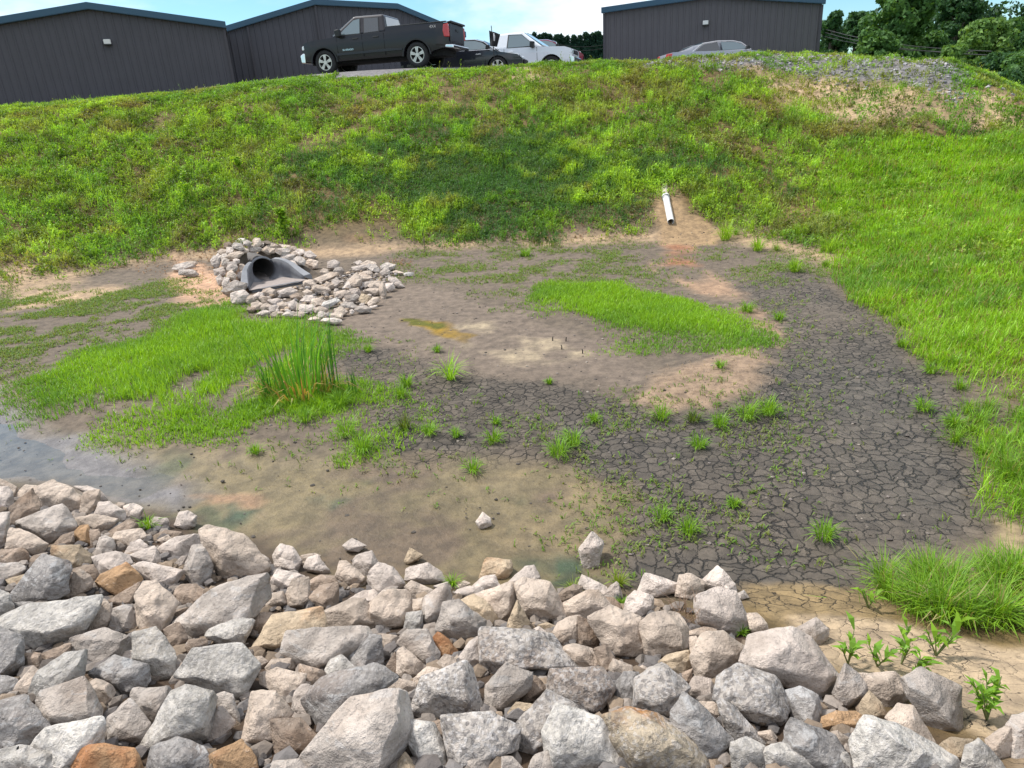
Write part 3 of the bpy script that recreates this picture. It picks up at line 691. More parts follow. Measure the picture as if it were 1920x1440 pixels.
P|1315,1090 1333,1074 1345,1059 1362,1075 1377,1095 1379,1114 1345,1112 1320,1102|pointed pale rock at the mud edge
P|1296,1142 1303,1122 1345,1104 1377,1112 1392,1145 1407,1172 1402,1192 1380,1194 1345,1180 1312,1177 1301,1162|pale block with a groove across its face
G|1376,1116 1395,1107 1404,1120 1385,1127
T|1398,1151 1420,1149 1437,1170 1442,1190 1415,1192 1404,1177
T|1283,1187 1320,1176 1352,1180 1347,1192 1310,1197
T|1288,1196 1305,1194 1320,1215 1307,1242 1292,1234
T|1296,1262 1298,1230 1318,1190 1355,1187 1392,1215 1402,1237 1385,1234 1374,1267 1340,1277 1310,1280|upright tan block below the grooved block
B|1278,1262 1298,1254 1297,1282 1283,1277
P|1291,1287 1303,1269 1332,1274 1337,1287 1347,1317 1325,1317 1297,1307
P|1393,1242 1408,1195 1440,1184 1485,1180 1517,1200 1552,1245 1570,1270 1567,1292 1535,1315 1500,1292 1450,1267 1410,1252|largest pinkish boulder at the right
P|1478,1187 1508,1162 1530,1159 1552,1180 1550,1202 1525,1217 1508,1196
S|1333,1292 1348,1270 1385,1249 1410,1251 1452,1272 1477,1305 1487,1347 1465,1364 1440,1364 1410,1347 1375,1327 1340,1312|oval granite below the largest pinkish boulder
D|1473,1297 1500,1289 1532,1305 1544,1347 1520,1362 1488,1352|bluish grey rock right of the oval granite
D|1263,1372 1261,1335 1284,1304 1310,1319 1352,1360 1372,1387 1367,1407 1340,1432 1325,1432 1298,1402|dark banded oval granite
T|1308,1316 1340,1317 1357,1335 1347,1352 1325,1337
S|1353,1342 1343,1310 1375,1324 1402,1350 1437,1395 1432,1402 1375,1387 1358,1357
L|1370,1392 1400,1384 1432,1400 1437,1450 1376,1450
L|1433,1402 1465,1394 1512,1415 1538,1450 1438,1450
D|1448,1372 1485,1349 1522,1360 1562,1380 1592,1420 1602,1450 1545,1450 1498,1414 1458,1394
T|1418,1374 1445,1369 1457,1394 1433,1392
G|1556,1312 1563,1290 1568,1260 1585,1246 1602,1255 1627,1280 1624,1307 1600,1332 1580,1337|grey heart shaped rock at the right
T|1610,1266 1640,1256 1677,1262 1702,1285 1697,1312 1668,1337 1638,1307 1618,1292
G|1688,1277 1730,1256 1772,1265 1797,1290 1802,1372 1790,1382 1743,1367 1713,1327|tall tan grey boulder on the sandy ground
Q|1610,1322 1630,1297 1652,1320 1672,1352 1650,1357 1616,1347
O|1538,1367 1543,1345 1570,1334 1605,1334 1619,1350 1602,1374 1560,1372|small orange rock at the lower right
T|1663,1347 1683,1317 1712,1325 1732,1360 1757,1402 1735,1402 1688,1362
L|1593,1392 1603,1365 1625,1344 1655,1349 1702,1370 1752,1405 1787,1420 1795,1455 1608,1455|broad pale grey boulder at the lower right
T|1543,1377 1570,1371 1592,1385 1592,1407 1565,1402
L|1568,1412 1590,1411 1604,1450 1588,1450
Q|1758,1397 1785,1384 1822,1388 1817,1422 1790,1427
L|1798,1450 1813,1400 1835,1386 1862,1410 1890,1450
T|1848,1387 1880,1369 1897,1355 1900,1402 1880,1432 1853,1407
G|1888,1362 1900,1345 1930,1335 1940,1425 1900,1432|grey rock cut by the lower right edge
P|1085,1030 1100,1000 1112,996 1131,1015 1133,1037 1119,1071 1095,1064 1085,1045|lone pale rock standing on the algae mat
P|893,978 905,961 919,972 921,985 900,992|tiny pale rock sitting in the puddle
P|643,1023 660,1009 685,1023 672,1034 650,1032|pale rock capped above the water'''
ALL = []      # (object, px, py, size, kind words, colour words, landmark)
for i, ln in enumerate(RK.strip().split('\n')):
    q = ln.split('|'); poly = [tuple(map(float, p.split(','))) for p in q[1].split()]
    a = np.array(poly); w, h = np.ptp(a[:, 0]), np.ptp(a[:, 1])
    o, s, D = rock('rock', poly, q[0], seed=100 + i)
    o['category'] = 'rock'; o['group'] = 'riprap rocks of the near bank'
    ALL.append([o, a[:, 0].mean(), a[:, 1].mean(), s, w, h, q[0], q[2] if len(q) > 2 else '', 'near'])

# stones heaped round the culvert: cx, cy, w, h, tilt, colour
CV = '''453,451,18,9,-10,L 428,460,16,12,0,B 446,462,22,12,10,G 464,457,16,11,0,G 482,455,16,16,0,T 492,459,7,7,0,P 476,466,26,14,0,P 454,471,22,10,-10,T
511,461,20,7,0,T 533,463,26,8,5,T 505,469,26,14,0,T 530,471,26,12,5,G 549,468,14,10,0,T 563,473,18,11,15,P 539,482,24,14,-10,P 553,477,14,9,0,T 560,486,20,10,0,G 581,479,20,16,0,P 566,491,14,12,0,G 551,493,18,10,20,P 585,496,24,18,15,T
418,472,18,10,0,T 432,470,18,12,0,P 413,480,18,12,0,G 440,479,28,12,-15,T 405,491,16,20,0,G 424,489,20,24,0,G 443,490,12,10,0,P 436,503,20,20,0,P 416,509,26,16,0,P 453,505,16,18,0,T 435,517,16,18,0,T 452,518,22,14,0,P 412,525,12,20,0,G 424,531,14,22,0,P 441,540,40,22,-12,G
449,558,32,24,0,P 468,562,24,14,0,T 505,549,28,14,0,T 485,556,24,14,0,P 540,548,32,16,0,P 556,557,22,12,10,B 576,549,16,12,0,T 497,562,22,12,0,T 517,566,26,12,0,P 500,576,20,14,0,T 515,579,18,14,0,P 531,575,20,16,0,T 548,574,22,18,0,P 564,577,22,14,0,T 481,574,22,14,0,T 470,580,16,10,0,B 495,588,24,10,0,P 520,589,22,10,0,T 545,590,26,10,0,P
625,496,22,18,0,P 608,510,14,12,0,T 636,509,18,13,0,G 608,521,48,12,-15,T 580,531,24,13,0,T 603,543,34,15,15,T 630,532,14,20,15,P 617,536,16,14,0,T 653,536,18,14,0,P 665,528,22,26,10,T 672,493,15,9,0,P 690,494,26,9,0,T 674,503,26,11,-8,P 701,503,24,12,20,G 690,513,20,10,0,T 680,521,28,14,0,T 722,511,18,14,0,P 727,500,28,13,0,G 746,511,20,7,5,T 768,514,20,6,0,L 741,529,34,12,30,P
690,534,22,12,0,G 705,536,24,16,0,T 718,546,12,34,-10,T 731,539,16,16,0,P 700,547,30,13,0,T 684,562,20,18,25,Q 661,560,26,16,0,G 643,552,28,14,0,T 664,547,20,12,0,P 655,574,28,14,0,G 621,568,30,14,-20,L 596,567,26,16,0,T 577,561,24,14,0,P 577,579,34,13,0,P 601,582,24,12,0,T 640,584,22,16,0,T 632,592,24,10,0,T 604,591,20,12,0,P 622,592,20,9,0,D 660,585,10,9,0,P 681,580,26,12,0,G 701,566,22,12,-25,T 700,575,14,5,-10,P 624,602,34,10,5,P 648,572,16,10,0,T 560,590,20,10,0,T 590,598,18,8,0,T
346,500,38,13,-8,G 352,512,40,12,5,G 358,495,22,9,0,T'''
CVL = {(441, 540): 'smooth grey boulder at the left foot of the culvert', (621, 568): 'whitish slab amid the stone apron', (718, 546): 'upright finger of stone at the right of the stone apron', (741, 529): 'long pale stone at the right tip of the stone apron', (624, 602): 'flat pale slab lying nearest the cattails', (625, 496): 'rounded pale stone just right of the culvert wing', (608, 521): 'long tan stone beside the culvert mouth', (684, 562): 'peach coloured stone low in the stone apron', (453, 451): 'topmost pale stone above the culvert', (581, 479): 'pale stone at the upper right of the culvert heap', (346, 500): 'upper flat slab lying alone left of the culvert', (352, 512): 'lower flat slab lying alone left of the culvert', (768, 514): 'thin pale stone farthest right of the apron', (665, 528): 'tan stone in the middle of the stone apron', (449, 558): 'pale block below the culvert left wing', (505, 469): 'tan stone set on the culvert crown', (436, 503): 'pale stone left of the culvert pipe', (540, 548): 'pale stone at the lip of the culvert floor'}
rr = random.Random(5)
for i, t in enumerate(CV.split()):
    cx, cy, w, h, an, code = t.split(','); cx, cy, w, h, an = map(float, (cx, cy, w, h, an)); an = math.radians(an)
    n = rr.choice((5, 6, 7)); ph = rr.uniform(0, 6.28); poly = []
    for k in range(n):
        b = ph + 2 * math.pi * (k + rr.uniform(-.25, .25)) / n; q = rr.uniform(1.08, 1.32)
        ex, ey = w / 2 * q * math.cos(b), h / 2 * q * math.sin(b)
        poly.append((cx + ex * math.cos(an) - ey * math.sin(an), cy + ex * math.sin(an) + ey * math.cos(an)))
    above = cy < 500 and 395 < cx < 600
    o, s, D = rock('rock', poly, code, seed=900 + i, lift=.02, sub=2)
    o['category'] = 'rock'; o['group'] = 'stones heaped round the culvert'
    ALL.append([o, cx, cy, s, w, h, code, CVL.get((int(cx), int(cy)), ''), 'culvert'])

# rubble in the gaps of the near bank, too many to count
def rubble():
    V = []; F = []; C = []; nb = 0
    ico = bmesh.new(); bmesh.ops.create_icosphere(ico, subdivisions=1, radius=1); iv = np.array([v.co for v in ico.verts]); fi = np.array([[v.index for v in f.verts] for f in ico.faces]); ico.free()
    P = P_HEAP
    pts = []
    while len(pts) < 5200:
        px, py = rng.uniform(-5, 2.4, 500), rng.uniform(.9, 5, 500)
        k = sdf(px, py, P) > .05
        pts += list(zip(px[k], py[k]))
    PC = wpoly([(470,560),(600,530),(700,495),(750,520),(700,570),(620,600),(500,590)]); pts = pts[:5200]; k2 = 0
    while k2 < 420:
        a, b = rng.uniform(PC[:, 0].min(), PC[:, 0].max()), rng.uniform(PC[:, 1].min(), PC[:, 1].max())
        if sdf(np.array([a]), np.array([b]), PC)[0] > 0: pts.append((a, b)); k2 += 1
    pts = np.array(pts); pz = ter(pts[:, 0], pts[:, 1])
    pal = np.array([[.30, .25, .21], [.22, .2, .19], [.34, .29, .25], [.16, .14, .13], [.32, .24, .17]])
    for (a, b), zz in zip(pts, pz):
        s = rng.uniform(.012, .05); sc = np.array([1, rng.uniform(.6, 1), rng.uniform(.5, .8)]) * s
        q = iv * sc * rng.uniform(.7, 1.15, (len(iv), 1)); th = rng.uniform(0, 6.28); cs, sn = math.cos(th), math.sin(th)
        q = np.stack([q[:, 0] * cs - q[:, 1] * sn, q[:, 0] * sn + q[:, 1] * cs, q[:, 2]], 1) + [a, b, zz + s * .1 + (.03 if b > 7 else rng.uniform(-.02, .015))]
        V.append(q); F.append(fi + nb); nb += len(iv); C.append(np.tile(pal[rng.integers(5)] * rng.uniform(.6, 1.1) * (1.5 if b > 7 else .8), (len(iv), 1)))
    m, nt, out = newmat('rubble'); N = NT(nt); b = N.n('BsdfPrincipled'); b.inputs['Roughness'].default_value = .9
    at = N.n('Attribute', attribute_name='Col'); ge = N.n('NewGeometry'); f = N.noise(ge.outputs['Position'], 60, 5, .7)
    N.l(N.mix(1.0, at.outputs['Color'], N.mix(f, (.6, .6, .6), (1.4, 1.4, 1.4)), 'MULTIPLY'), b.inputs['Base Color']); N.l(N.bump(f, .6, .01), b.inputs['Normal']); N.l(b.outputs[0], out.inputs[0])
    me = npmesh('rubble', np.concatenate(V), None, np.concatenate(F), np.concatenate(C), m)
    o = bpy.data.objects.new('rubble', me); link(o); tag(o, 'small broken stone filling the gaps under the large rocks', 'rubble', kind='stuff')
rubble()
# chips of stone lying on the mud
def pebbles():
    ico = bmesh.new(); bmesh.ops.create_icosphere(ico, subdivisions=1, radius=1); iv = np.array([v.co for v in ico.verts]); fi = np.array([[v.index for v in f.verts] for f in ico.faces]); ico.free()
    V = []; F = []; C = []; nb = 0; n = 0
    while n < 2050:
        a, b = rng.uniform(-6, 5.5), rng.uniform(3, 13)
        if uslope(np.array([a]), np.array([b]))[0] > .06: continue
        inw = sdf(np.array([a]), np.array([b]), P_WATER)[0] > -.1
        if n < 1900 and inw: continue
        if n >= 1900 and not inw: continue
        s = rng.choice([rng.uniform(.004, .012), rng.uniform(.006, .02)]); q = iv * [s, s * rng.uniform(.5, 1), s * .5] * rng.uniform(.7, 1.2, (len(iv), 1)) + [a, b, max(float(ter(a, b)), -.044) + s * .2]
        V.append(q); F.append(fi + nb); nb += len(iv); n += 1
        C.append(np.tile(np.array([[.28, .24, .2], [.2, .17, .15], [.07, .06, .05], [.09, .075, .065]][rng.integers(2 if inw else 0, 4)]), (len(iv), 1)))
    me = npmesh('pebbles', np.concatenate(V), None, np.concatenate(F), np.concatenate(C), bpy.data.materials['rubble'])
    o = bpy.data.objects.new('pebbles', me); link(o); tag(o, 'chips of stone and dark crumbs scattered on the mud', 'pebbles', kind='stuff')
pebbles()
# ------------------------------------------------------------------ leaves and blades as one numpy mesh
class Blades:
    def __init__(s): s.V = []; s.C = []; s.n = 0
    def add(s, base, h, w, az, lean, col, mid=1.0, droop=0.0, roll=None, base_w=None):
        """base (n,3), heights, widths, lean azimuth, lean amount (0 upright .. 1 flat); 5-vert leaf"""
        n = len(base); h = np.broadcast_to(h, n); w = np.broadcast_to(w, n); az = np.broadcast_to(az, n); lean = np.broadcast_to(lean, n)
        d = np.stack([np.cos(az), np.sin(az), np.zeros(n)], 1); up = np.array([0, 0, 1.])
        th = lean * math.pi / 2
        d1 = d * np.sin(th * .6)[:, None] + up * np.cos(th * .6)[:, None]
        th2 = np.minimum(th * 1.4 + droop, 2.6); d2 = d * np.sin(th2)[:, None] + up * np.cos(th2)[:, None]
        ra = az + math.pi / 2 if roll is None else roll
        r = np.stack([np.cos(ra), np.sin(ra), np.zeros(n)], 1)
        m = base + d1 * (h * .5)[:, None]; t = m + d2 * (h * .5)[:, None]
        bw = (w * .5 if base_w is None else base_w)[:, None] if not np.isscalar(base_w) else w[:, None] * base_w
        wm = (w * .5 * mid)[:, None]
        bw = bw * .5
        v = np.stack([base - r * bw, base + r * bw, m + r * wm, m - r * wm, t], 1)
        s.V.append(v.reshape(-1, 3)); s.C.append(np.repeat(col, 5, 0)); s.n += n
    def build(s, name, mat, parent=None):
        V = np.concatenate(s.V); C = np.concatenate(s.C); i = np.arange(s.n)[:, None] * 5
        me = npmesh(name, V, i + np.array([[0, 1, 2, 3]]), i + np.array([[3, 2, 4]]), np.clip(C, 0, .9), mat)
        o = bpy.data.objects.new(name, me); link(o, parent); return o
def colmix(n, a, b, t=None, j=.18):
    t = (rng.random(n) if t is None else t)[:, None]
    c = np.asarray(a)[None] * (1 - t) + np.asarray(b)[None] * t
    return c * (1 + rng.uniform(-j, j, (n, 1)))
def scatter(n, x0, x1, y0, y1, dens):
    out = []
    got = 0
    px, py = rng.uniform(x0, x1, n), rng.uniform(y0, y1, n)
    k = rng.random(n) < dens(px, py)
    return px[k], py[k]
YG = np.array([.27, .42, .045]); MG = np.array([.14, .285, .035]); DG = np.array([.07, .185, .045]); BR = np.array([.24, .18, .08]); OLV = np.array([.22, .25, .065]); LIME = np.array([.28, .50, .03]); BLUEG = np.array([.09, .20, .075])

P_DARK = wpoly([(560,310),(700,285),(860,255),(1000,255),(1100,275),(1200,300),(1320,310),(1325,345),(1240,355),(1200,385),(1060,405),(960,405),(860,425),(780,400),(700,370),(620,345)])
P_RIGHT = wpoly([(1545,475),(1560,400),(1530,340),(1560,285),(1700,245),(1920,250),(2300,240),(2300,980),(1925,960),(1885,930),(1855,850),(1800,720),(1700,620),(1570,540)])
P_EROD = wpoly([(1400,128),(1560,150),(1650,162),(1800,170),(1900,185),(1915,250),(1850,245),(1700,228),(1600,240),(1480,190)])
P_GRAV = wpoly([(1120,112),(1400,106),(1780,106),(1825,140),(1790,180),(1650,155),(1500,145),(1380,128),(1200,128)])
P_PIPEGAP = wpoly([(1228,345),(1268,345),(1300,400),(1350,430),(1345,470),(1235,470),(1222,420)])
P_TIRE = wpoly([(590,150),(900,132),(1100,116),(1100,100),(600,135)])
def slope_density(x, y):
    u = uslope(x, y)
    nn = fbm(x * .9, y * .9, 0, 300, 3); n2 = fbm(x * 2.6, y * 2.6, 0, 310, 2)
    d = np.clip((u - .02 + nn * .09) * 10, 0, 1) * (u < np.where(x > 8, 1.7, np.where(x < -5, 1.35, 1.14)))
    dk = np.clip(sdf(x, y, P_DARK) / .5 + .5, 0, 1); d = d * np.clip(1.15 + 1.6 * nn + .8 * n2 + dk * .6, .15, 1)
    d = d * (1 - .68 * np.clip(sdf(x, y, P_EROD) / .8 + .5 + nn, 0, 1)) * (1 - .75 * np.clip(sdf(x, y, P_GRAV) / .6 + .5 + n2, 0, 1)) * (1 - np.clip(sdf(x, y, P_PIPEGAP) / .25 + .6 + n2 * .5, 0, 1))
    d = d * (1 - np.clip(sdf(x, y, P_RIGHT) / .6 + .2, 0, 1) * .75)
    cx, cy = CUL[0], CUL[1]
    d = d * (np.hypot(x - cx, (y - cy - .2)) > 1.15)
    return d
CUL = hit(500, 512)
def slope_color(x, y, n):
    u = uslope(x, y)
    a = fbm(x * .45, y * .45, 0, 320, 3); b = fbm(x * 1.5, y * 1.5, 0, 330, 2)
    c = colmix(n, MG, YG, np.clip(.5 + a * 1.2 + b * .8 + rng.normal(0, .18, n), 0, 1))
    t = np.clip(b * 2.2 - .35 + np.clip(x, -2, 8) * .05, 0, .8)[:, None]; c = c * (1 - t) + OLV * t
    t = np.clip(fbm(x * 1.1, y * 1.1, 0, 340, 3) * 3 - .95, 0, .6)[:, None]; c = c * (1 - t) + BR * t
    return c
import time as _t
def vegetation_slope():
    B = Blades()
    x, y = scatter(190000, -19, 15, 8, 24.5, slope_density)
    x2, y2 = scatter(110000, -6, 6, 12, 22, lambda a, b: .5 * np.clip(sdf(a, b, P_DARK) / 1.2 + .3 + fbm(a * 1.2, b * 1.2, 0, 361, 3) * 1.5, 0, 1)); x = np.r_[x, x2]; y = np.r_[y, y2]; n = len(x)
    print('slope plants', n)
    z = ter(x, y); hh = np.clip(.08 + .07 * fbm(x * 1.3, y * 1.3, 0, 350, 2) + .05 * fbm(x * 3.1, y * 3.1, 0, 355, 2) + rng.exponential(.03, n), .03, .34)
    dk = .85 * np.clip(sdf(x, y, P_DARK) / 1.6 + .38 + fbm(x * 1.1, y * 1.1, 0, 360, 2) * 1.8 + fbm(x * 4, y * 4, 0, 365, 3) * 2.2, 0, 1)
    hh = hh * (1 - .35 * dk) * (1 - .45 * np.clip((uslope(x, y) - .85) / .1, 0, 1))
    col = slope_color(x, y, n) * np.clip(1 + .6 * fbm(x * 3.1, y * 3.1, 0, 355, 2) + .6 * fbm(x * 8, y * 8, 0, 357, 2), .5, 1.6)[:, None]
    dcol = colmix(n, DG, BLUEG * .8, None, .25); col = col * (1 - dk[:, None]) + dcol * dk[:, None]
    K = 6
    for k in range(K):
        f = rng.random(n)
        zz = z + hh * f
        a = rng.uniform(0, 2 * math.pi, n); L = rng.uniform(.028, .07, n) * (1 - .35 * dk)
        off = rng.uniform(0, .05, n)
        b = np.stack([x + np.cos(a) * off, y + np.sin(a) * off, zz], 1)
        B.add(b, L, L * rng.uniform(.35, .7, n) , a, rng.uniform(.25, .95, n), col * (1 + rng.uniform(-.25, .25, (n, 1))), mid=1.0, base_w=.3)
    # grass blades among them
    k = rng.random(n) < .6; m = k.sum()
    for _ in range(3):
        b = np.stack([x[k] + rng.normal(0, .03, m), y[k] + rng.normal(0, .03, m), z[k]], 1)
        B.add(b, hh[k] * rng.uniform(1., 1.9, m), rng.uniform(.006, .014, m), rng.uniform(0, 6.28, m), rng.uniform(.05, .5, m), col[k] * rng.uniform(.9, 1.3, (m, 1)))
    o = B.build('slope_weeds', M_LEAF); tag(o, 'low mixed weeds and clover covering the embankment slope', 'weeds', kind='stuff')
    # seed heads and tall stalks along the lip of the bank
    B = Blades()
    def lip(x, y):
        u = uslope(x, y); return np.clip(1 - np.abs(u - 1.0) / .1, 0, 1) * (y > 13) * np.clip(.35 + fbm(x * 1.2, y * 1.2, 0, 370, 2) * 2, .05, 1)
    x, y = scatter(34000, -19, 15, 13, 24.5, lip); n = len(x); z = ter(x, y); col = colmix(n, OLV, MG)
    h = (rng.uniform(.05, .19, n) + (rng.random(n) < .05) * rng.uniform(.05, .28, n)) * np.where(x > 2.5, .65, 1)
    for _ in range(3):
        b = np.stack([x + rng.normal(0, .02, n), y + rng.normal(0, .02, n), z], 1)
        B.add(b, h * rng.uniform(.6, 1, n), rng.uniform(.008, .016, n), rng.uniform(0, 6.28, n), rng.uniform(0, .35, n), col * rng.uniform(.85, 1.25, (n, 1)))
    k = h > .22; m = k.sum()
    for _ in range(5):
        b = np.stack([x[k] + rng.normal(0, .015, m), y[k] + rng.normal(0, .015, m), z[k] + h[k] * rng.uniform(.3, .95, m)], 1)
        B.add(b, .05, .022, rng.uniform(0, 6.28, m), rng.uniform(.3, .9, m), col[k])
    o = B.build('crest_grass', M_LEAF); tag(o, 'taller grass and seed stalks along the lip of the embankment', 'grass', kind='stuff')
vegetation_slope()

def vegetation_right():
    B = Blades()
    def dens(x, y):
        nn = fbm(x * 1.0, y * 1.0, 0, 400, 3)
        return np.clip(sdf(x, y, P_RIGHT) / .5 + .35 + nn * 1.2, 0, 1) * np.clip(.95 + nn, .35, 1) * (uslope(x, y) > -.03)
    x, y = scatter(330000, 2.5, 14, 3.2, 16, dens); n = len(x); z = ter(x, y); print('right', n)
    dist = np.hypot(x, y)
    h = np.clip(.13 + .09 * fbm(x * 1.8, y * 1.8, 0, 410, 2) + .08 * fbm(x * 5, y * 5, 0, 412, 2) + rng.normal(0, .03, n), .05, .34)
    a = fbm(x * .7, y * .7, 0, 420, 3)
    col = colmix(n, LIME, MG * 1.15, np.clip(.35 + a * 1.5 + 1.0 * fbm(x * 3, y * 3, 0, 425, 2) + rng.normal(0, .15, n) + np.clip(5.5 - y, 0, 2) * .12, 0, 1))
    t = (rng.random(n) < .08 + .2 * np.clip(fbm(x * 2, y * 2, 0, 415, 3), 0, 1))[:, None]; col = np.where(t, BR * 1.4, col)
    for _ in range(2):
        b = np.stack([x + rng.normal(0, .03, n), y + rng.normal(0, .03, n), z], 1)
        B.add(b, h * rng.uniform(.6, 1.15, n), rng.uniform(.005, .010, n) * np.clip(dist / 8, .7, 1.6), rng.uniform(0, 6.28, n), rng.uniform(.05, .7, n), col * rng.uniform(.8, 1.2, (n, 1)))
    o = B.build('bank_grass', M_GRASS); tag(o, 'bright yellow green grass covering the right hand bank', 'grass', kind='stuff')
vegetation_right()

def marsh(P, name, label, n0, hmax, gaps):
    B = Blades(); G = [wpoly(g) for g in gaps]
    x0, y0 = P.min(0) - .5; x1, y1 = P.max(0) + .5
    def dens(x, y):
        nn = fbm(x * 1.5, y * 1.5, 0, 430, 3)
        d = np.clip(sdf(x, y, P) / .6 + .42 + nn * 1.3, 0, 1) ** 1.2 * np.clip(1.15 + nn * 1.8, .1, 1)
        for g in G: d = d * (1 - .93 * np.clip(sdf(x, y, g) / .15 + .6 + nn * .6, 0, 1))
        return d
    x, y = scatter(n0, x0, x1, y0, y1, dens); n = len(x); z = ter(x, y); print(name, n)
    edge = np.clip(sdf(x, y, P) / .6, 0, 1)
    h = hmax * (.5 + .5 * edge) * np.clip(1 + .5 * fbm(x * 2, y * 2, 0, 440, 2) + rng.normal(0, .15, n), .3, 1.5)
    col = colmix(n, LIME * .95, MG * 1.1, np.clip(.55 - edge * .5 + fbm(x * 1.2, y * 1.2, 0, 450, 2) + rng.normal(0, .2, n), 0, 1))
    for _ in range(3):
        b = np.stack([x + rng.normal(0, .018, n), y + rng.normal(0, .018, n), z - .01], 1)
        B.add(b, h * rng.uniform(.6, 1.1, n), rng.uniform(.005, .009, n), rng.uniform(0, 6.28, n), rng.uniform(.02, .6, n), col * rng.uniform(.8, 1.2, (n, 1)))
    o = B.build(name, M_GRASS); tag(o, label, 'grass', kind='stuff')
marsh(P_MARA, 'marsh_grass', 'bright young grass spreading over the mud left of the cattails', 62000, .13,
      [[(380,770),(470,690),(540,650),(560,660),(500,710),(420,790)], [(300,740),(360,700),(420,690),(340,760)]])
P_MARC = wpoly([(480,700),(560,690),(640,720),(700,770),(720,840),(660,865),(600,810),(520,790),(440,835),(370,835),(400,780)])
marsh(P_MARC, 'marsh_grass', 'looser green grass round the foot of the cattails', 16000, .11, [])
marsh(P_MARB, 'marsh_grass', 'bright green grass island in the middle of the mud', 34000, .11, [])
# thin green film of seedlings on the mud, in drifts
def sprigs():
    B = Blades()
    zones = [([(-100,600),(150,570),(330,560),(450,590),(330,610),(240,640),(120,690),(0,730),(-100,740)], .9), ([(-100,560),(120,545),(330,530),(400,570),(380,600),(200,610),(0,660),(-100,680)], .9),
             ([(760,470),(1000,460),(1220,462),(1230,520),(1050,530),(960,560),(860,520),(770,520)], .55), ([(960,510),(1180,500),(1240,540),(980,570)], .5),
             ([(1330,470),(1500,480),(1560,520),(1450,530),(1340,500)], .6), ([(1180,880),(1420,840),(1430,1000),(1260,1070),(1120,1060),(1120,960)], .42), ([(1400,560),(1480,560),(1500,700),(1440,700)], .18),
             ([(640,640),(720,640),(760,720),(680,760)], .12), ([(1400,960),(1600,960),(1580,1060),(1300,1090)], .10), ([(1000,770),(1480,740),(1480,860),(1000,870)], .4), ([(700,760),(1000,770),(980,890),(720,890)], .15), ([(1480,800),(1700,860),(1700,1000),(1480,1040)], .08), ([(60,760),(700,800),(720,870),(300,860)], .10), ([(1640,600),(1800,640),(1860,800),(1800,800)], .22)]
    Z = [(wpoly(p), d) for p, d in zones]
    def dens(x, y):
        nn = fbm(x * 2.2, y * 2.2, 0, 460, 3); d = 0
        for P, k in Z: d = np.maximum(d, k * np.clip(sdf(x, y, P) / 1.1 + .5, 0, 1))
        return d * np.clip(nn * 2.2 + .6 + .8 * fbm(x * 7, y * 7, 0, 465, 2), 0, 1)
    x, y = scatter(330000, -10, 6, 3, 14.5, dens); n = len(x); z = ter(x, y); print('sprigs', n)
    col = colmix(n, MG, OLV)
    for _ in range(3):
        b = np.stack([x + rng.normal(0, .012, n), y + rng.normal(0, .012, n), z], 1)
        B.add(b, rng.uniform(.02, .065, n), rng.uniform(.006, .011, n), rng.uniform(0, 6.28, n), rng.uniform(.3, .95, n), col * rng.uniform(.8, 1.2, (n, 1)))
    o = B.build('seedlings', M_LEAF); tag(o, 'sparse seedlings and creeping sprigs on the bare mud', 'seedlings', kind='stuff')
sprigs()
# dead straw film on the mound and brown litter along the toe
def litter():
    B = Blades()
    PL = [wpoly([(370,465),(430,455),(400,490),(365,490)]), wpoly([(728,488),(760,485),(765,500),(730,502)]), wpoly([(0,440),(400,430),(460,460),(200,500),(0,520)]), wpoly([(780,395),(1200,400),(1220,440),(1000,450),(780,440)])]
    def dens(x, y):
        d = np.clip(sdf(x, y, P_MOUND) / .3 + .4, 0, 1) * .9
        for i, P in enumerate(PL): d = np.maximum(d, (.9, .9, .25, .3)[i] * np.clip(sdf(x, y, P) / .3 + .5, 0, 1))
        return d
    x, y = scatter(60000, -10, 6, 5, 17, dens); n = len(x); z = ter(x, y)
    m = sdf(x, y, P_MOUND) > -.3
    col = np.where(m[:, None], colmix(n, [.40, .30, .22], [.30, .23, .17]), colmix(n, [.33, .17, .08], [.20, .12, .07]))
    B.add(np.stack([x, y, z + .006], 1), rng.uniform(.03, .09, n), np.where(m, .005, .018), rng.uniform(0, 6.28, n), rng.uniform(.85, 1.0, n), col)
    o = B.build('dead_litter', M_LEAF); tag(o, 'dry straw and brown leaves lying on the mud and slope foot', 'leaf litter', kind='stuff')
litter()

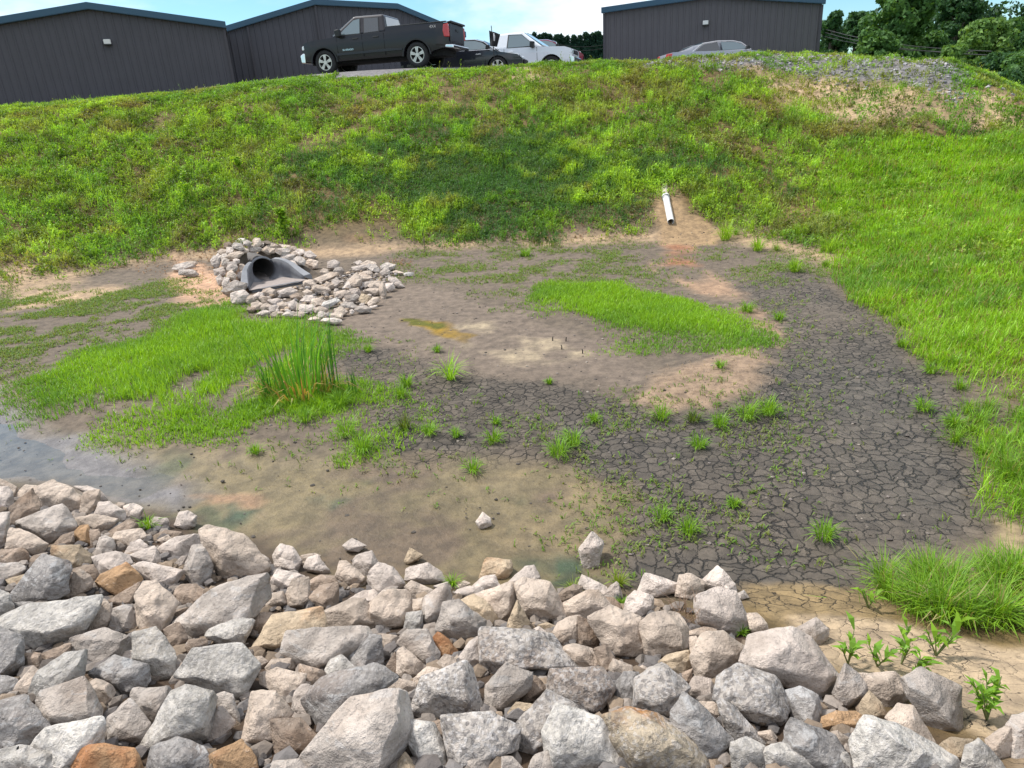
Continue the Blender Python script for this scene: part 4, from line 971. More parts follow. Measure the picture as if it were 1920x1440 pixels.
# tall grass at the near right, many clumps grown together
def tall_right():
    B = Blades()
    P = wpoly([(1640,1105),(1700,1080),(1800,1060),(1925,1050),(2150,1060),(2150,1260),(1925,1190),(1870,1180),(1800,1185),(1730,1170),(1680,1140)])
    P2 = wpoly([(1870,870),(1930,850),(2050,860),(2050,1010),(1930,985),(1890,960)])
    P3 = wpoly([(1760,790),(1850,760),(1900,800),(1880,850),(1800,850)])
    cl = []
    for PP, n, hs in ((P, 50, .25), (P2, 20, .22), (P3, 8, .14)):
        x0, y0 = PP.min(0); x1, y1 = PP.max(0); k = 0
        while k < n:
            a, b = rng.uniform(x0, x1), rng.uniform(y0, y1)
            if sdf(np.array([a]), np.array([b]), PP)[0] > 0: cl.append((a, b, hs * rng.uniform(.55, 1.1))); k += 1
    cl += [(*wp, rng.uniform(.10, .20)) for wp in wpoly([(1560,470),(1548,500),(1600,530),(1640,560),(1690,610),(1740,650),(1790,690),(1800,730),(1850,770),(1875,830),(1890,900),(1455,470),(1500,455),(1380,440),(1600,500),(1660,590),(1720,640)])]
    for a, b, h in cl:
        n = 150; r = rng.exponential(.03, n); th = rng.uniform(0, 6.28, n)
        px, py = a + r * np.cos(th), b + r * np.sin(th); z = ter(px, py)
        col = colmix(n, LIME * .85, MG, None); col = np.where((rng.random(n) < .1)[:, None], [.33, .30, .12], col)
        B.add(np.stack([px, py, z], 1), h * rng.uniform(.45, 1.2, n), rng.uniform(.003, .0055, n), th + rng.normal(0, .5, n), rng.uniform(.05, .75, n), col, droop=.2)
    o = B.build('tall_grass', M_GRASS); tag(o, 'tall arching green grass at the right edge of the mud', 'grass', kind='stuff')
tall_right()

# ------------------------------------------------------------------ countable tufts on the mud
TUFTS = '''844,712,17,80,G 763,725,24,46,G 752,745,20,40,G 820,660,14,24,G 690,660,16,30,G 760,805,17,60,D 805,815,26,40,G 925,828,30,44,G 855,820,16,34,G 1045,855,40,60,G 1075,835,34,58,G 888,885,26,48,G
650,815,36,60,G 680,845,34,54,G 640,760,34,54,G 575,790,30,46,G 480,850,22,34,G 1240,785,30,50,G 1300,790,30,40,D 1400,785,36,60,G 1440,778,34,60,G 1350,800,32,48,G 1310,840,34,46,G 1290,1000,34,52,G 1240,975,30,46,G
1545,1010,44,64,G 1375,950,22,34,G 1350,690,14,30,G 1690,650,18,26,G 1460,600,20,30,G 1400,585,26,36,G 1745,700,20,44,G 1730,770,32,46,G 1790,800,36,52,G 1030,720,12,22,G 1115,790,20,30,G 930,795,14,26,G 985,480,24,24,G
280,992,20,52,G 1168,1140,14,36,G 1075,1112,18,48,Y 1160,1100,20,60,Y 850,1100,8,50,G 1390,1190,10,30,G 1360,450,24,60,L 1490,510,20,50,L 1420,470,24,44,L 1500,440,36,40,L 1555,470,40,50,L 1660,560,30,50,L'''
TC = {'G': (MG * 1.15, LIME * .8), 'D': (MG * .7, OLV * .7), 'Y': (OLV, YG), 'L': (LIME, YG)}
TN = {'G': 'green', 'D': 'dull dark green', 'Y': 'yellowish green', 'L': 'lime green'}
for i, t in enumerate(TUFTS.split()):
    px, py, w, h, k = t.split(','); px, py, w, h = map(float, (px, py, w, h))
    p = hit(px, py); D = np.dot(p - CC, _F); wm = w / FPX * D; hm = h / FPX * D * .8
    n = int(50 + 90 * min(1, wm / .25)); B = Blades(); th = rng.uniform(0, 6.28, n); r = wm * .33 * np.sqrt(rng.random(n))
    b = np.stack([r * np.cos(th), r * np.sin(th), np.zeros(n)], 1); b[:, 2] = ter(p[0] + b[:, 0], p[1] + b[:, 1]) - float(ter(p[0], p[1]))
    c0, c1 = TC[k]
    if i == 0: c0, c1 = LIME, LIME * 1.2
    B.add(b, hm * rng.uniform(.5, 1.05, n), rng.uniform(.004, .008, n) * (D / 6)**.5, th + rng.normal(0, .6, n), rng.uniform(.08, .85, n), colmix(n, c0, c1), droop=.1)
    o = B.build('grass_tuft', M_GRASS); o.location = (p[0], p[1], float(ter(p[0], p[1])))
    o['category'] = 'grass tuft'; o['group'] = 'grass tufts on the mud'
    ALL.append([o, px, py - h * .3, wm, w, h, k, {0: 'bright lime tuft alone on the cracked mud', 25: 'sprawling tuft on the dark cracked mud at the right', 38: 'tuft among the rocks by the puddle'}.get(i, ''), 'tuft'])

# ------------------------------------------------------------------ cattails
def cattails():
    p = hit(562, 742); root = empty('cattail_clump', (p[0], p[1], float(ter(p[0], p[1]))), 0, 'clump of tall cattail leaves with dead brown bases beside the young grass', 'cattails')
    B = Blades(); n = 72
    a = rng.uniform(0, 6.28, n); r = np.sqrt(rng.random(n)) * .20; bx = r * np.cos(a) * 1.5; by = r * np.sin(a) * .8
    bz = ter(p[0] + bx, p[1] + by) - root.location.z
    col = colmix(n, [.08, .26, .03], [.17, .40, .04])
    B.add(np.stack([bx, by, bz], 1), rng.uniform(.45, .95, n), rng.uniform(.011, .019, n), a, rng.uniform(.0, .28, n), col, mid=1.0, base_w=.9)
    for (dx, h, n2) in ((.33, .95, 12), (-.3, .4, 14), (.5, .35, 8)):
        B.add(np.stack([dx + rng.normal(0, .03, n2), rng.normal(0, .04, n2), np.zeros(n2)], 1), h * rng.uniform(.6, 1.05, n2), .012, rng.uniform(0, 6.28, n2), rng.uniform(0, .2, n2), colmix(n2, [.05, .19, .03], [.12, .3, .03]), base_w=.9)
    B.build('leaves', M_GRASS, root)
    B = Blades(); n = 110; a = rng.uniform(0, 6.28, n); r = np.sqrt(rng.random(n)) * .24
    B.add(np.stack([r * np.cos(a) * 1.4, r * np.sin(a), np.zeros(n)], 1), rng.uniform(.14, .5, n), rng.uniform(.010, .018, n), a, rng.uniform(.1, .95, n), colmix(n, [.42, .22, .09], [.36, .33, .09]), base_w=.9)
    B.build('dead_leaves', M_GRASS, root)
cattails()

# ------------------------------------------------------------------ leafy plants that stand out
def sapling(px, py, hpx, label, lf=.09, nl=26, c0=LIME, c1=YG, name='leafy_sapling', cat='sapling', spread=.5, long=False, group=None):
    p = hit(px, py); D = np.dot(p - CC, _F); H = hpx / FPX * D
    z = float(ter(p[0], p[1])); root = empty(name, (p[0], p[1], z), 0, label, cat, group)
    bm = bmesh.new(); tips = []
    ns = 3 if not long else 4
    for k in range(ns):
        a = rng.uniform(0, 6.28); L = H * rng.uniform(.7, 1); q = [Vector((0, 0, 0))]
        for j in range(1, 4): q.append(Vector((math.cos(a) * L * spread * .35 * j / 3, math.sin(a) * L * spread * .35 * j / 3, L * j / 3)))
        tube(bm, q, [.006 * max(.6, H / .4) * (1 - .2 * j) for j in range(4)], 5); tips.append(q)
    bmobj('stem', bm, simple('stem_' + str(len(bpy.data.materials)), (.16, .2, .07), .7), root)
    B = Blades(); P = []; A = []
    for i in range(nl):
        q = tips[i % ns]; f = rng.uniform(.25, 1) * 2.999; j = int(f); pt = q[j].lerp(q[j + 1], f - j); P.append(pt); A.append(rng.uniform(0, 6.28))
    P = np.array(P); n = len(P); A = np.array(A); L = lf * rng.uniform(.6, 1.2, n)
    B.add(P + (0 if long else rng.normal(0, lf * .4, (n, 3))), L, L * (.28 if long else .85), A, rng.uniform(.4, .95, n), colmix(n, c0, c1), mid=1.0, base_w=.25)
    if not long: B.add(P, L * .9, L * .7, A + 1.5, rng.uniform(.3, .9, n), colmix(n, c0, c1), mid=1.0, base_w=.3)
    B.build('leaves', M_LEAF, root)
G1 = 'bright saplings on the embankment slope'
for a in [(272, 176, 36, 'bright leafy sapling standing on the bank lip against the dark wall', .13, 60), (448, 320, 30, 'lime green sapling alone high on the slope above the culvert', .10, 40), (532, 445, 52, 'largest lime green sapling, just above the culvert stones', .12, 90),
          (418, 415, 30, 'small round leaved sapling left of the largest sapling', .09, 26), (352, 375, 30, 'pale sapling on the mid slope at the left', .09, 34), (345, 345, 24, 'paler sapling just above the pale mid slope one', .08, 22), (170, 300, 26, 'yellow green sapling on the far left slope', .08, 26),
          (122, 298, 22, 'smaller yellow green sapling at the far left of the slope', .08, 22), (1228, 335, 26, 'thin sapling in the dark vines above the white pipe', .07, 20), (1175, 322, 18, 'low pale sapling in the dark vines', .08, 18)]:
    sapling(*a[:4], lf=a[4], nl=a[5], group=G1)
G2 = 'young weeds on the sandy corner'
for a in [(1590, 1245, 62, 'narrow leaved weed beside the pinkish boulder', 16), (1645, 1250, 48, 'low sprawling weed between the two leafy weeds', 14), (1690, 1245, 70, 'leafy weed in front of the tall grass', 20), (1755, 1230, 74, 'tall thin weed at the edge of the tall grass', 20), (1720, 1262, 34, 'small weed behind the tall tan grey boulder', 14), (1628, 1140, 44, 'lone broad leaved weed on the dry mud', 10), (1850, 1350, 92, 'bushy weed on the sand at the right edge', 60), (1170, 1238, 1, '', 0)]:
    if a[4]: sapling(*a[:4], lf=.075 if a[4] < 40 else .06, nl=a[4], c0=MG * 1.15, c1=LIME * .7, name='weed_plant', cat='weed', long=True, group=G2, spread=1.2)
# bare stick and cut reed stubs
p = hit(797, 476); bm = bmesh.new(); tube(bm, [(0, 0, -.05), (.01, 0, .2), (0, .01, .42)], [.008, .007, .004], 6)
o = bmobj('stick', bm, simple('dead_wood', (.16, .11, .08), .9)); o.location = p; tag(o, 'bare upright stick at the foot of the slope', 'stick')
for i, (sx, sy) in enumerate([(1036, 636), (1053, 652), (1061, 637), (1092, 660), (1188, 640), (1300, 655)]):
    p = hit(sx, sy + 3); bm = bmesh.new(); tube(bm, [(0, 0, -.02), (.003, 0, .03), (rng.uniform(-.008, .008), 0, .05)], [.007, .006, .005], 6)
    o = bmobj('reed_stub', bm, simple('wet_stub', (.03, .025, .022), .6) if i == 0 else bpy.data.materials['wet_stub']); o.location = p
    tag(o, 'short dark reed stub poking out of the mud', 'stub', 'dark stubs near the grass island')
# dry weed stalks caught between the rocks
p = hit(1292, 1165, .05); B = Blades(); n = 34
B.add(np.stack([rng.normal(0, .03, n), rng.normal(0, .03, n), rng.uniform(0, .03, n)], 1), rng.uniform(.08, .2, n), .003, rng.normal(1.6, 1.0, n), rng.uniform(.3, .95, n), colmix(n, [.30, .2, .15], [.22, .15, .11]))
o = B.build('dry_stalks', M_GRASS); o.location = p; tag(o, 'wisp of dry stalks caught beside the grooved pale block', 'dead weed')

# broken stone thrown along the gravel crest
def gravel():
    ico = bmesh.new(); bmesh.ops.create_icosphere(ico, subdivisions=1, radius=1); iv = np.array([v.co for v in ico.verts]); fi = np.array([[v.index for v in f.verts] for f in ico.faces]); ico.free()
    def dens(x, y):
        g = np.clip(sdf(x, y, P_GRAV) / .6 + .5 + fbm(x, y, 0, 500, 2), 0, 1); l = np.clip(1 - np.abs(uslope(x, y) - 1.02) / .07, 0, 1) * (x > -7) * .5
        return np.maximum(g, l)
    x, y = scatter(17000, -8, 15, 14, 24, dens); z = ter(x, y); n = len(x); s = rng.uniform(.018, .06, n)
    q = iv[None] * s[:, None, None] * rng.uniform(.55, 1.2, (n, len(iv), 1)) * [1, 1, .7] + np.stack([x, y, z + s * .15], 1)[:, None]
    F = (fi[None] + (np.arange(n) * len(iv))[:, None, None]).reshape(-1, 3)
    C = np.repeat(np.array([[.36, .35, .37], [.28, .27, .29], [.42, .40, .40], [.30, .26, .23]])[rng.integers(0, 4, n)] * rng.uniform(.7, 1.15, (n, 1)), len(iv), 0)
    me = npmesh('gravel', q.reshape(-1, 3), None, F, C, bpy.data.materials['rubble']); o = bpy.data.objects.new('gravel', me); link(o); tag(o, 'grey crushed stone along the crest of the embankment', 'gravel', kind='stuff')
gravel()


# the near right ground beyond the sand is grassed as well
def near_right():
    B = Blades(); P = wpoly([(1935,1190),(1990,1130),(2200,1150)]); 
    def dens(x, y): return np.clip((x - 2.55 - .12 * y + .25 * fbm(x * 1.5, y * 1.5, 0, 600, 3)) * 2.5, 0, 1) * (uslope(x, y) > .03)
    x, y = scatter(75000, 2.4, 9.5, -1.5, 4.6, dens); n = len(x); z = ter(x, y); col = colmix(n, LIME, MG)
    for _ in range(2):
        B.add(np.stack([x + rng.normal(0, .03, n), y + rng.normal(0, .03, n), z], 1), rng.uniform(.08, .24, n), rng.uniform(.004, .008, n), rng.uniform(0, 6.28, n), rng.uniform(.05, .7, n), col * rng.uniform(.8, 1.2, (n, 1)))
    o = B.build('bank_grass', M_GRASS); tag(o, 'green grass on the near ground at the right of the sandy corner', 'grass', kind='stuff')
near_right()
# ------------------------------------------------------------------ culvert with flared end section
def culvert():
    A = atz(492, 505, .2)
    a0 = A; gz = float(ter(a0[0], a0[1]))
    yaw = math.radians(34)            # mouth turned towards the right foreground
    root = empty('culvert_end', (a0[0], a0[1], 0.0), yaw, 'grey flared culvert mouth with a round pipe, set in heaped stones', 'culvert')
    grey = simple('weathered_grey_plastic', (.15, .155, .17), .65, nsc=7, namt=.5); dark = simple('pipe_inside', (.10, .09, .085), .8, nsc=6, namt=.4)
    lipm = simple('pale_lip', (.23, .235, .25), .65, nsc=8, namt=.3); silt = simple('silt', (.28, .24, .22), .9, nsc=9, namt=.35, bump=.5)
    root.scale = (.74, .74, .74); R = .25
    bm = bmesh.new()     # pipe barrel: real wall, open at the mouth
    n = 32
    def circ(y, r): return [bm.verts.new((r * math.cos(2 * math.pi * k / n), y, .27 + r * math.sin(2 * math.pi * k / n))) for k in range(n)]
    rs = [circ(1.5, R), circ(0, R), circ(-.03, R), circ(-.03, R + .035), circ(.02, R + .05), circ(.07, R + .035), circ(1.5, R + .035)]
    for a, b in zip(rs, rs[1:]):
        for k in range(n): bm.faces.new([a[k], a[(k + 1) % n], b[(k + 1) % n], b[k]])
    bm.faces.new(rs[0])
    bmobj('pipe', bm, dark, root, smooth=True)
    bm = bmesh.new()     # bright collar
    q = [circ2 for circ2 in ()]
    rr_ = [[bm.verts.new((r * math.cos(2 * math.pi * k / n), y, .27 + r * math.sin(2 * math.pi * k / n))) for k in range(n)] for y, r in ((.0, R + .004), (-.045, R + .004), (-.045, R + .04), (.0, R + .045))]
    for i in range(4):
        a, b = rr_[i], rr_[(i + 1) % 4]
        for k in range(n): bm.faces.new([a[k], a[(k + 1) % n], b[(k + 1) % n], b[k]])
    bmobj('collar', bm, lipm, root, smooth=True)
    bm = bmesh.new()     # flared trough
    S = []
    for i in range(9):
        t = i / 8; y = -.045 - .92 * t
        hw = R + .02 + (.50 - R) * t ** .8 + .08 * t; top = .50 * (1 - t) ** 1.1 + .13; flat = t
        row = []
        for k in range(15):
            f = k / 14 * 2 - 1; ang = f * math.pi / 2 * (1.25 - .25 * t)
            xs = math.sin(ang); zs = 1 - math.cos(ang)
            xr, zr = R * math.sin(f * math.pi * .72), .27 - R * math.cos(f * math.pi * .72)
            xf = hw * (min(1, abs(f) * 1.35)) * (1 if f >= 0 else -1); zf = max(0, (abs(f) * 1.35 - .95)) / .4 * top
            s = min(1, t * 2.2)
            row.append(bm.verts.new((xr * (1 - s) + xf * s, y, max(zr * (1 - s) + zf * s, .0) + .02)))
        S.append(row)
    for a, b in zip(S, S[1:]):
        for k in range(14): bm.faces.new([a[k], a[k + 1], b[k + 1], b[k]])
    lt = [tuple(r[0].co) for r in S]; rt = [tuple(r[-1].co) for r in S]
    bmobj('flared_trough', bm, simple('stained_trough', (.13, .13, .14), .75, nsc=6, namt=.5), root, smooth=True, solid=.022)
    for side, L in ((-1, lt), (1, rt)):      # broad rolled lip running down each wing
        bm = bmesh.new(); rows = []
        for i, (x, y, z) in enumerate(L):
            w = .05 + .11 * i / 8
            prof = [(0, .012), (side * w, .03), (side * (w + .02), -.02), (side * (w + .03), -.10), (side * w * .9, -.10), (side * .01, -.02)]
            rows.append([bm.verts.new((x + dx, y, z + dz)) for dx, dz in prof])
        for a, b in zip(rows, rows[1:]):
            for k in range(6): bm.faces.new([a[k], a[(k + 1) % 6], b[(k + 1) % 6], b[k]])
        bm.faces.new(rows[0]); bm.faces.new(rows[-1][::-1])
        bmobj('wing_lip', bm, lipm, root, bevel=.008)
    bm = bmesh.new()     # silt lying on the floor of the trough
    rows = []
    for i in range(12):
        t = i / 11; y = .9 - 1.95 * t; hw = (R * .75) if y > 0 else R * .75 + (-y) * .42
        rows.append([bm.verts.new((hw * f, y, .055 + .03 * f * f + .02 * float(fbm(f * 3, y * 4, 0, 700, 2)))) for f in np.linspace(-1, 1, 13)])
    for a, b in zip(rows, rows[1:]):
        for k in range(12): bm.faces.new([a[k], a[k + 1], b[k + 1], b[k]])
    bmobj('silt_floor', bm, silt, root, smooth=True)
    bm = bmesh.new(); bbox(bm, -.56, .56, -1.02, -.965, -.12, .075)
    bmobj('toe_plate', bm, grey, root, bevel=.012)
culvert()

# ------------------------------------------------------------------ white plastic drain pipe
def drain():
    a = hit(1258, 416, .05); b = hit(1249, 372, .05); c = hit(1246, 348, .0)
    a, b, c = Vector(a), Vector(b), Vector(c)
    root = empty('drain_pipe', tuple(a), 0, 'white plastic drain pipe lying down the slope, open end down', 'drain pipe')
    white = simple('white_pvc', (.70, .69, .68), .4, nsc=9, namt=.2); dirty = simple('dirty_pvc', (.42, .36, .30), .7, nsc=20, namt=.6); blk = simple('black_rubber_and_bore_shade', (.02, .02, .02), .6)
    def pipe(name, p, q, r, m, ri=None, rows=20):
        bm = bmesh.new(); d = (q - p); L = d.length; n = 24; ri = ri or r * .9
        R = [[bm.verts.new((rad * math.cos(2 * math.pi * k / n), rad * math.sin(2 * math.pi * k / n), zz)) for k in range(n)] for rad, zz in ((ri, L), (ri, 0), (r, 0), (r, L))]
        for i in range(4):
            for k in range(n): bm.faces.new([R[i][k], R[i][(k + 1) % n], R[(i + 1) % 4][(k + 1) % n], R[(i + 1) % 4][k]])
        o = bmobj(name, bm, m, root, smooth=True); o.data.set_sharp_from_angle(angle=.8); o.location = p - a; o.rotation_mode = 'QUATERNION'; o.rotation_quaternion = d.to_track_quat('Z', 'Y'); return o
    pipe('barrel', a, b, .064, white)
    d = (b - a).normalized()
    pipe('coupling', b - d * .02, b + d * .09, .076, white, .064)
    pipe('rubber_band', b + d * .0, b + d * .03, .080, blk, .077)
    pipe('buried_length', b + d * .05, c - Vector((0, 0, .02)), .060, dirty)
    pipe('bore_shade_disc', a + d * .12, a + d * .16, .0575, blk, .001)  # black disc set inside the open end, standing in for the shade there
drain()

# ------------------------------------------------------------------ metal buildings
def ribmat(name, col, rib=.305, dirx=(1, 0, 0)):
    m, nt, out = newmat(name); N = NT(nt)
    tc = N.n('TexCoord'); sp = N.n('SeparateXYZ'); N.l(tc.outputs['Object'], sp.inputs[0])
    f = N.noise(tc.outputs['Object'], 1.2, 4, .6); f2 = N.noise(tc.outputs['Object'], 40, 3, .6)
    c = N.mix(f, tuple(v * .85 for v in col), tuple(v * 1.15 for v in col)); c = N.mix(N.math('MULTIPLY', f2, .15), c, (.2, .2, .2))
    b = N.n('BsdfPrincipled'); b.inputs['Roughness'].default_value = .55; b.inputs['Specular IOR Level'].default_value = .25; N.l(c, b.inputs['Base Color']); N.l(b.outputs[0], out.inputs[0]); return m
M_WALL = ribmat('charcoal_siding', (.072, .070, .084)); M_WALL2 = ribmat('grey_brown_siding', (.095, .088, .097))
M_TRIM = simple('blue_trim', (.012, .065, .12), .35, spec=.6); M_TRIMD = simple('dark_trim', (.05, .045, .055), .5); M_ROOF = simple('roof_sheet', (.25, .28, .32), .4, metal=.3)
M_LAMPW = simple('lamp_housing', (.7, .7, .68), .4); M_BLK = simple('black_plastic', (.015, .015, .016), .5)
def metal_building(prof, Y0, Y1, x0px, x1px, depth, label, mwall, zb, trim=M_TRIM, rib=.30, lights=(), seams=()):
    """prof: roofline as (px, py); the wall stands on the line through x0px at depth Y0 and x1px at depth Y1"""
    pa = atY(x0px, prof[0][1], Y0); pb = atY(x1px, prof[-1][1], Y1)
    dx, dy = pb[0] - pa[0], pb[1] - pa[1]; L = math.hypot(dx, dy); tx, ty = dx / L, dy / L; nx_, ny_ = ty, -tx   # outward normal towards the camera
    def on(px, py):
        d = ray(px, py); t = ((pa[0]) * nx_ + (pa[1]) * ny_) / (d[0] * nx_ + d[1] * ny_); P = CC + d * t
        return ((P[0] - pa[0]) * tx + (P[1] - pa[1]) * ty, P[2])
    pr = [on(*p) for p in prof]
    root = empty('metal_building', (pa[0], pa[1], zb), math.atan2(ty, tx), label, 'building')
    pr = [(s, z - zb) for s, z in pr]
    def top(s): return float(np.interp(s, [p[0] for p in pr], [p[1] for p in pr]))
    # front wall: corrugated sheet following the roofline
    s0, s1 = pr[0][0], pr[-1][0]; bm = bmesh.new(); st = []
    s = s0
    while s < s1 - 1e-6:
        for ds, o in ((0, 0), (.2 * rib / .3, 0), (.225 * rib / .3, -.03), (.275 * rib / .3, -.03)):
            if s + ds < s1: st.append((s + ds, o))
        s += rib
    st.append((s1, 0))
    for p in pr[1:-1]: st.append((p[0], 0))
    st.sort()
    rowsb = [bm.verts.new((a, o, -2)) for a, o in st]; rowst = [bm.verts.new((a, o, top(a))) for a, o in st]
    for i in range(len(st) - 1): bm.faces.new([rowsb[i], rowsb[i + 1], rowst[i + 1], rowst[i]])
    # sides and back
    for sa in (s0, s1):
        v = [bm.verts.new((sa, yy, zz)) for yy, zz in ((.01, -2), (depth, -2), (depth, top(sa)), (.01, top(sa)))]; bm.faces.new(v)
    vb = [bm.verts.new((p[0], depth, p[1])) for p in pr] + [bm.verts.new((s1, depth, -2)), bm.verts.new((s0, depth, -2))]; bm.faces.new(vb)
    bmobj('wall', bm, mwall, root)
    bm = bmesh.new(); ov = .18
    ends = [(pr[0][0] - .12, top(pr[0][0]) )] + pr[1:-1] + [(pr[-1][0] + .12, top(pr[-1][0]))]
    for a, b in zip(ends, ends[1:]):
        v = [bm.verts.new((p[0], yy, p[1] + dz)) for p in (a, b) for yy in (-ov, depth + ov) for dz in (.03, .09)]
        for f in ((0,1,3,2),(4,6,7,5),(0,4,5,1),(2,3,7,6),(0,2,6,4),(1,5,7,3)): bm.faces.new([v[i] for i in f])
    rf = bmobj('roof', bm, M_ROOF, root)
    bm = bmesh.new()
    for a, b in zip(ends, ends[1:]):
        v = [bm.verts.new((p[0], yy, p[1] + dz)) for p in (a, b) for yy in (-ov - .05, -ov - .003) for dz in (-.10, .13)]
        for f in ((0,1,3,2),(4,6,7,5),(0,4,5,1),(2,3,7,6),(0,2,6,4),(1,5,7,3)): bm.faces.new([v[i] for i in f])
        v = [bm.verts.new((p[0], yy, p[1] + dz)) for p in (a, b) for yy in (-ov - .04, -.04) for dz in (-.12, -.104)]
        for f in ((0,1,3,2),(4,6,7,5),(0,4,5,1),(2,3,7,6),(0,2,6,4),(1,5,7,3)): bm.faces.new([v[i] for i in f])
    bmobj('rake_trim', bm, trim, rf)
    bm = bmesh.new()
    bm.free()
    for sa in (s0, s1):
        bm = bmesh.new(); bbox(bm, sa - .06, sa + .06, -.06, -.035, -2, top(sa) - .12); bmobj('corner_trim', bm, M_TRIMD, root)
    for px, py in seams:
        q, zz = on(px, py); bm = bmesh.new(); bbox(bm, q - .05, q + .05, -.12, -.035, -2, top(q) - .12); bmobj('downpipe', bm, M_TRIMD, root, bevel=.01)
    for px, py in lights:
        q, zz = on(px, py); zz -= zb; f = empty('wall_light', (0, 0, 0)); COL.objects.unlink(f)
        bm = bmesh.new(); prism(bm, [(q - .13, zz - .09), (q + .13, zz - .09), (q + .13, zz + .09), (q - .13, zz + .09)], -.20, -.032)
        w = bmobj('wall_light', bm, M_LAMPW, root, bevel=.02)
        bm = bmesh.new(); bbox(bm, q - .145, q + .145, -.22, -.031, zz - .125, zz - .092); bmobj('light_base', bm, M_BLK, w)
        bpy.data.objects.remove(f)
    return root
metal_building([(-230, 80), (165, 12), (418, 48)], 29, 33, -230, 418, 16, 'charcoal metal building at the far left with a low gable and one wall lamp', M_WALL, 3.4, lights=[(202, 79)])
metal_building([(419, 58), (590, 5), (745, 13), (868, 66)], 37, 40, 419, 868, 14, 'charcoal metal building with a blue edged roof behind the dark pickup', M_WALL, 3.6, seams=[(463, 46), (590, 8)])
metal_building([(1133, 20), (1336, -9), (1542, 3)], 38, 35.2, 1133, 1542, 16, 'grey ribbed metal building behind the silver sedan', M_WALL2, 3.6, lights=[(1323, 43)])

# ------------------------------------------------------------------ vehicles
M_TYRE = simple('tyre_rubber', (.022, .022, .023), .85, nsc=30, namt=.3); M_RIM = simple('alloy', (.62, .58, .54), .3, metal=.7); M_CHROME = simple('chrome', (.75, .76, .78), .12, metal=1)
M_RED = simple('red_lens', (.55, .02, .02), .2, coat=1); M_GLASSD = simple('dark_glass', (.03, .035, .04), .04, coat=1, spec=.8); M_LENS = simple('clear_lens', (.75, .78, .8), .1, coat=1)
M_GLASSL = simple('sky_glass', (.10, .15, .17), .03, coat=1, spec=1); M_UNDER = simple('underbody', (.008, .008, .009), .9)
def paint(name, col, metal=.3, coat=.8): return simple(name, col, .35, metal=metal, coat=coat, nsc=14, namt=.06, spec=.35)
def wheel(root, x, y, r, side, dark=False, w=.26):
    t = bpy.data.objects.new('wheel', None)
    n = 36; bm = bmesh.new()
    pr = [(r * .64, -w / 2 + .01), (r * .82, -w / 2), (r * .96, -w / 2 + .025), (r, -w / 2 + .06), (r, w / 2 - .06), (r * .96, w / 2 - .025), (r * .82, w / 2), (r * .64, w / 2 - .01)]
    R = [[bm.verts.new((q * math.cos(2 * math.pi * k / n), yy, q * math.sin(2 * math.pi * k / n))) for k in range(n)] for q, yy in pr]
    for a, b in zip(R, R[1:] + R[:1]):
        for k in range(n): bm.faces.new([a[k], a[(k + 1) % n], b[(k + 1) % n], b[k]])
    ty = bmobj('wheel', bm, M_TYRE, root, smooth=True); ty.location = (x, y, r)
    bm = bmesh.new(); yo = side * (w / 2 - .02); ri = r * .66
    def ring(r0, r1, y0, y1):
        q = [[bm.verts.new((a * math.cos(2 * math.pi * k / n), b, a * math.sin(2 * math.pi * k / n))) for k in range(n)] for a, b in ((r0, y0), (r1, y0), (r1, y1), (r0, y1))]
        for i in range(4):
            for k in range(n): bm.faces.new([q[i][k], q[i][(k + 1) % n], q[(i + 1) % 4][(k + 1) % n], q[(i + 1) % 4][k]])
    ring(ri * .88, ri, yo, yo - side * .12); ring(.001, ri * .24, yo + side * .004, yo - side * .05)
    for k in range(5):
        a = 2 * math.pi * k / 5 + .3
        for s_ in (-1, 1):
            a2 = a + s_ * .13
            c, s = math.cos(a2), math.sin(a2); hw0, hw1 = ri * .085, ri * .10
            v = []
            for rad, hw in ((ri * .2, hw0), (ri * .92, hw1)):
                for sg in (-1, 1):
                    for yy in (yo + side * .001, yo - side * .05): v.append(bm.verts.new((rad * c - sg * hw * s, yy, rad * s + sg * hw * c)))
            for f in ((0,1,3,2),(4,6,7,5),(0,4,5,1),(2,3,7,6),(0,2,6,4),(1,5,7,3)): bm.faces.new([v[i] for i in f])
    bmobj('rim', bm, M_RIM, ty)
    bm = bmesh.new(); yb = yo - side * .10; v = [bm.verts.new((ri * .9 * math.cos(2 * math.pi * k / n), yb, ri * .9 * math.sin(2 * math.pi * k / n))) for k in range(n)]; bm.faces.new(v)
    bmobj('brake_disc', bm, M_UNDER, ty)
def arch(cx, r, n=12):     # from rear to front, over the wheel
    return [(cx - r * math.cos(math.pi * k / n), .34 + r * math.sin(math.pi * k / n) * 1.0 + .06) for k in range(n + 1)]
def quadpanel(name, pts, m, root, off=.004, th=.01):
    bm = bmesh.new(); P = [Vector(p) for p in pts]; nrm = (P[1] - P[0]).cross(P[2] - P[0]).normalized()
    a = [bm.verts.new(p + nrm * off) for p in P]; b = [bm.verts.new(p - nrm * th) for p in P]; n = len(P)
    bm.faces.new(a); bm.faces.new(b[::-1])
    for i in range(n): bm.faces.new([a[i], b[i], b[(i + 1) % n], a[(i + 1) % n]])
    return bmobj(name, bm, m, root)
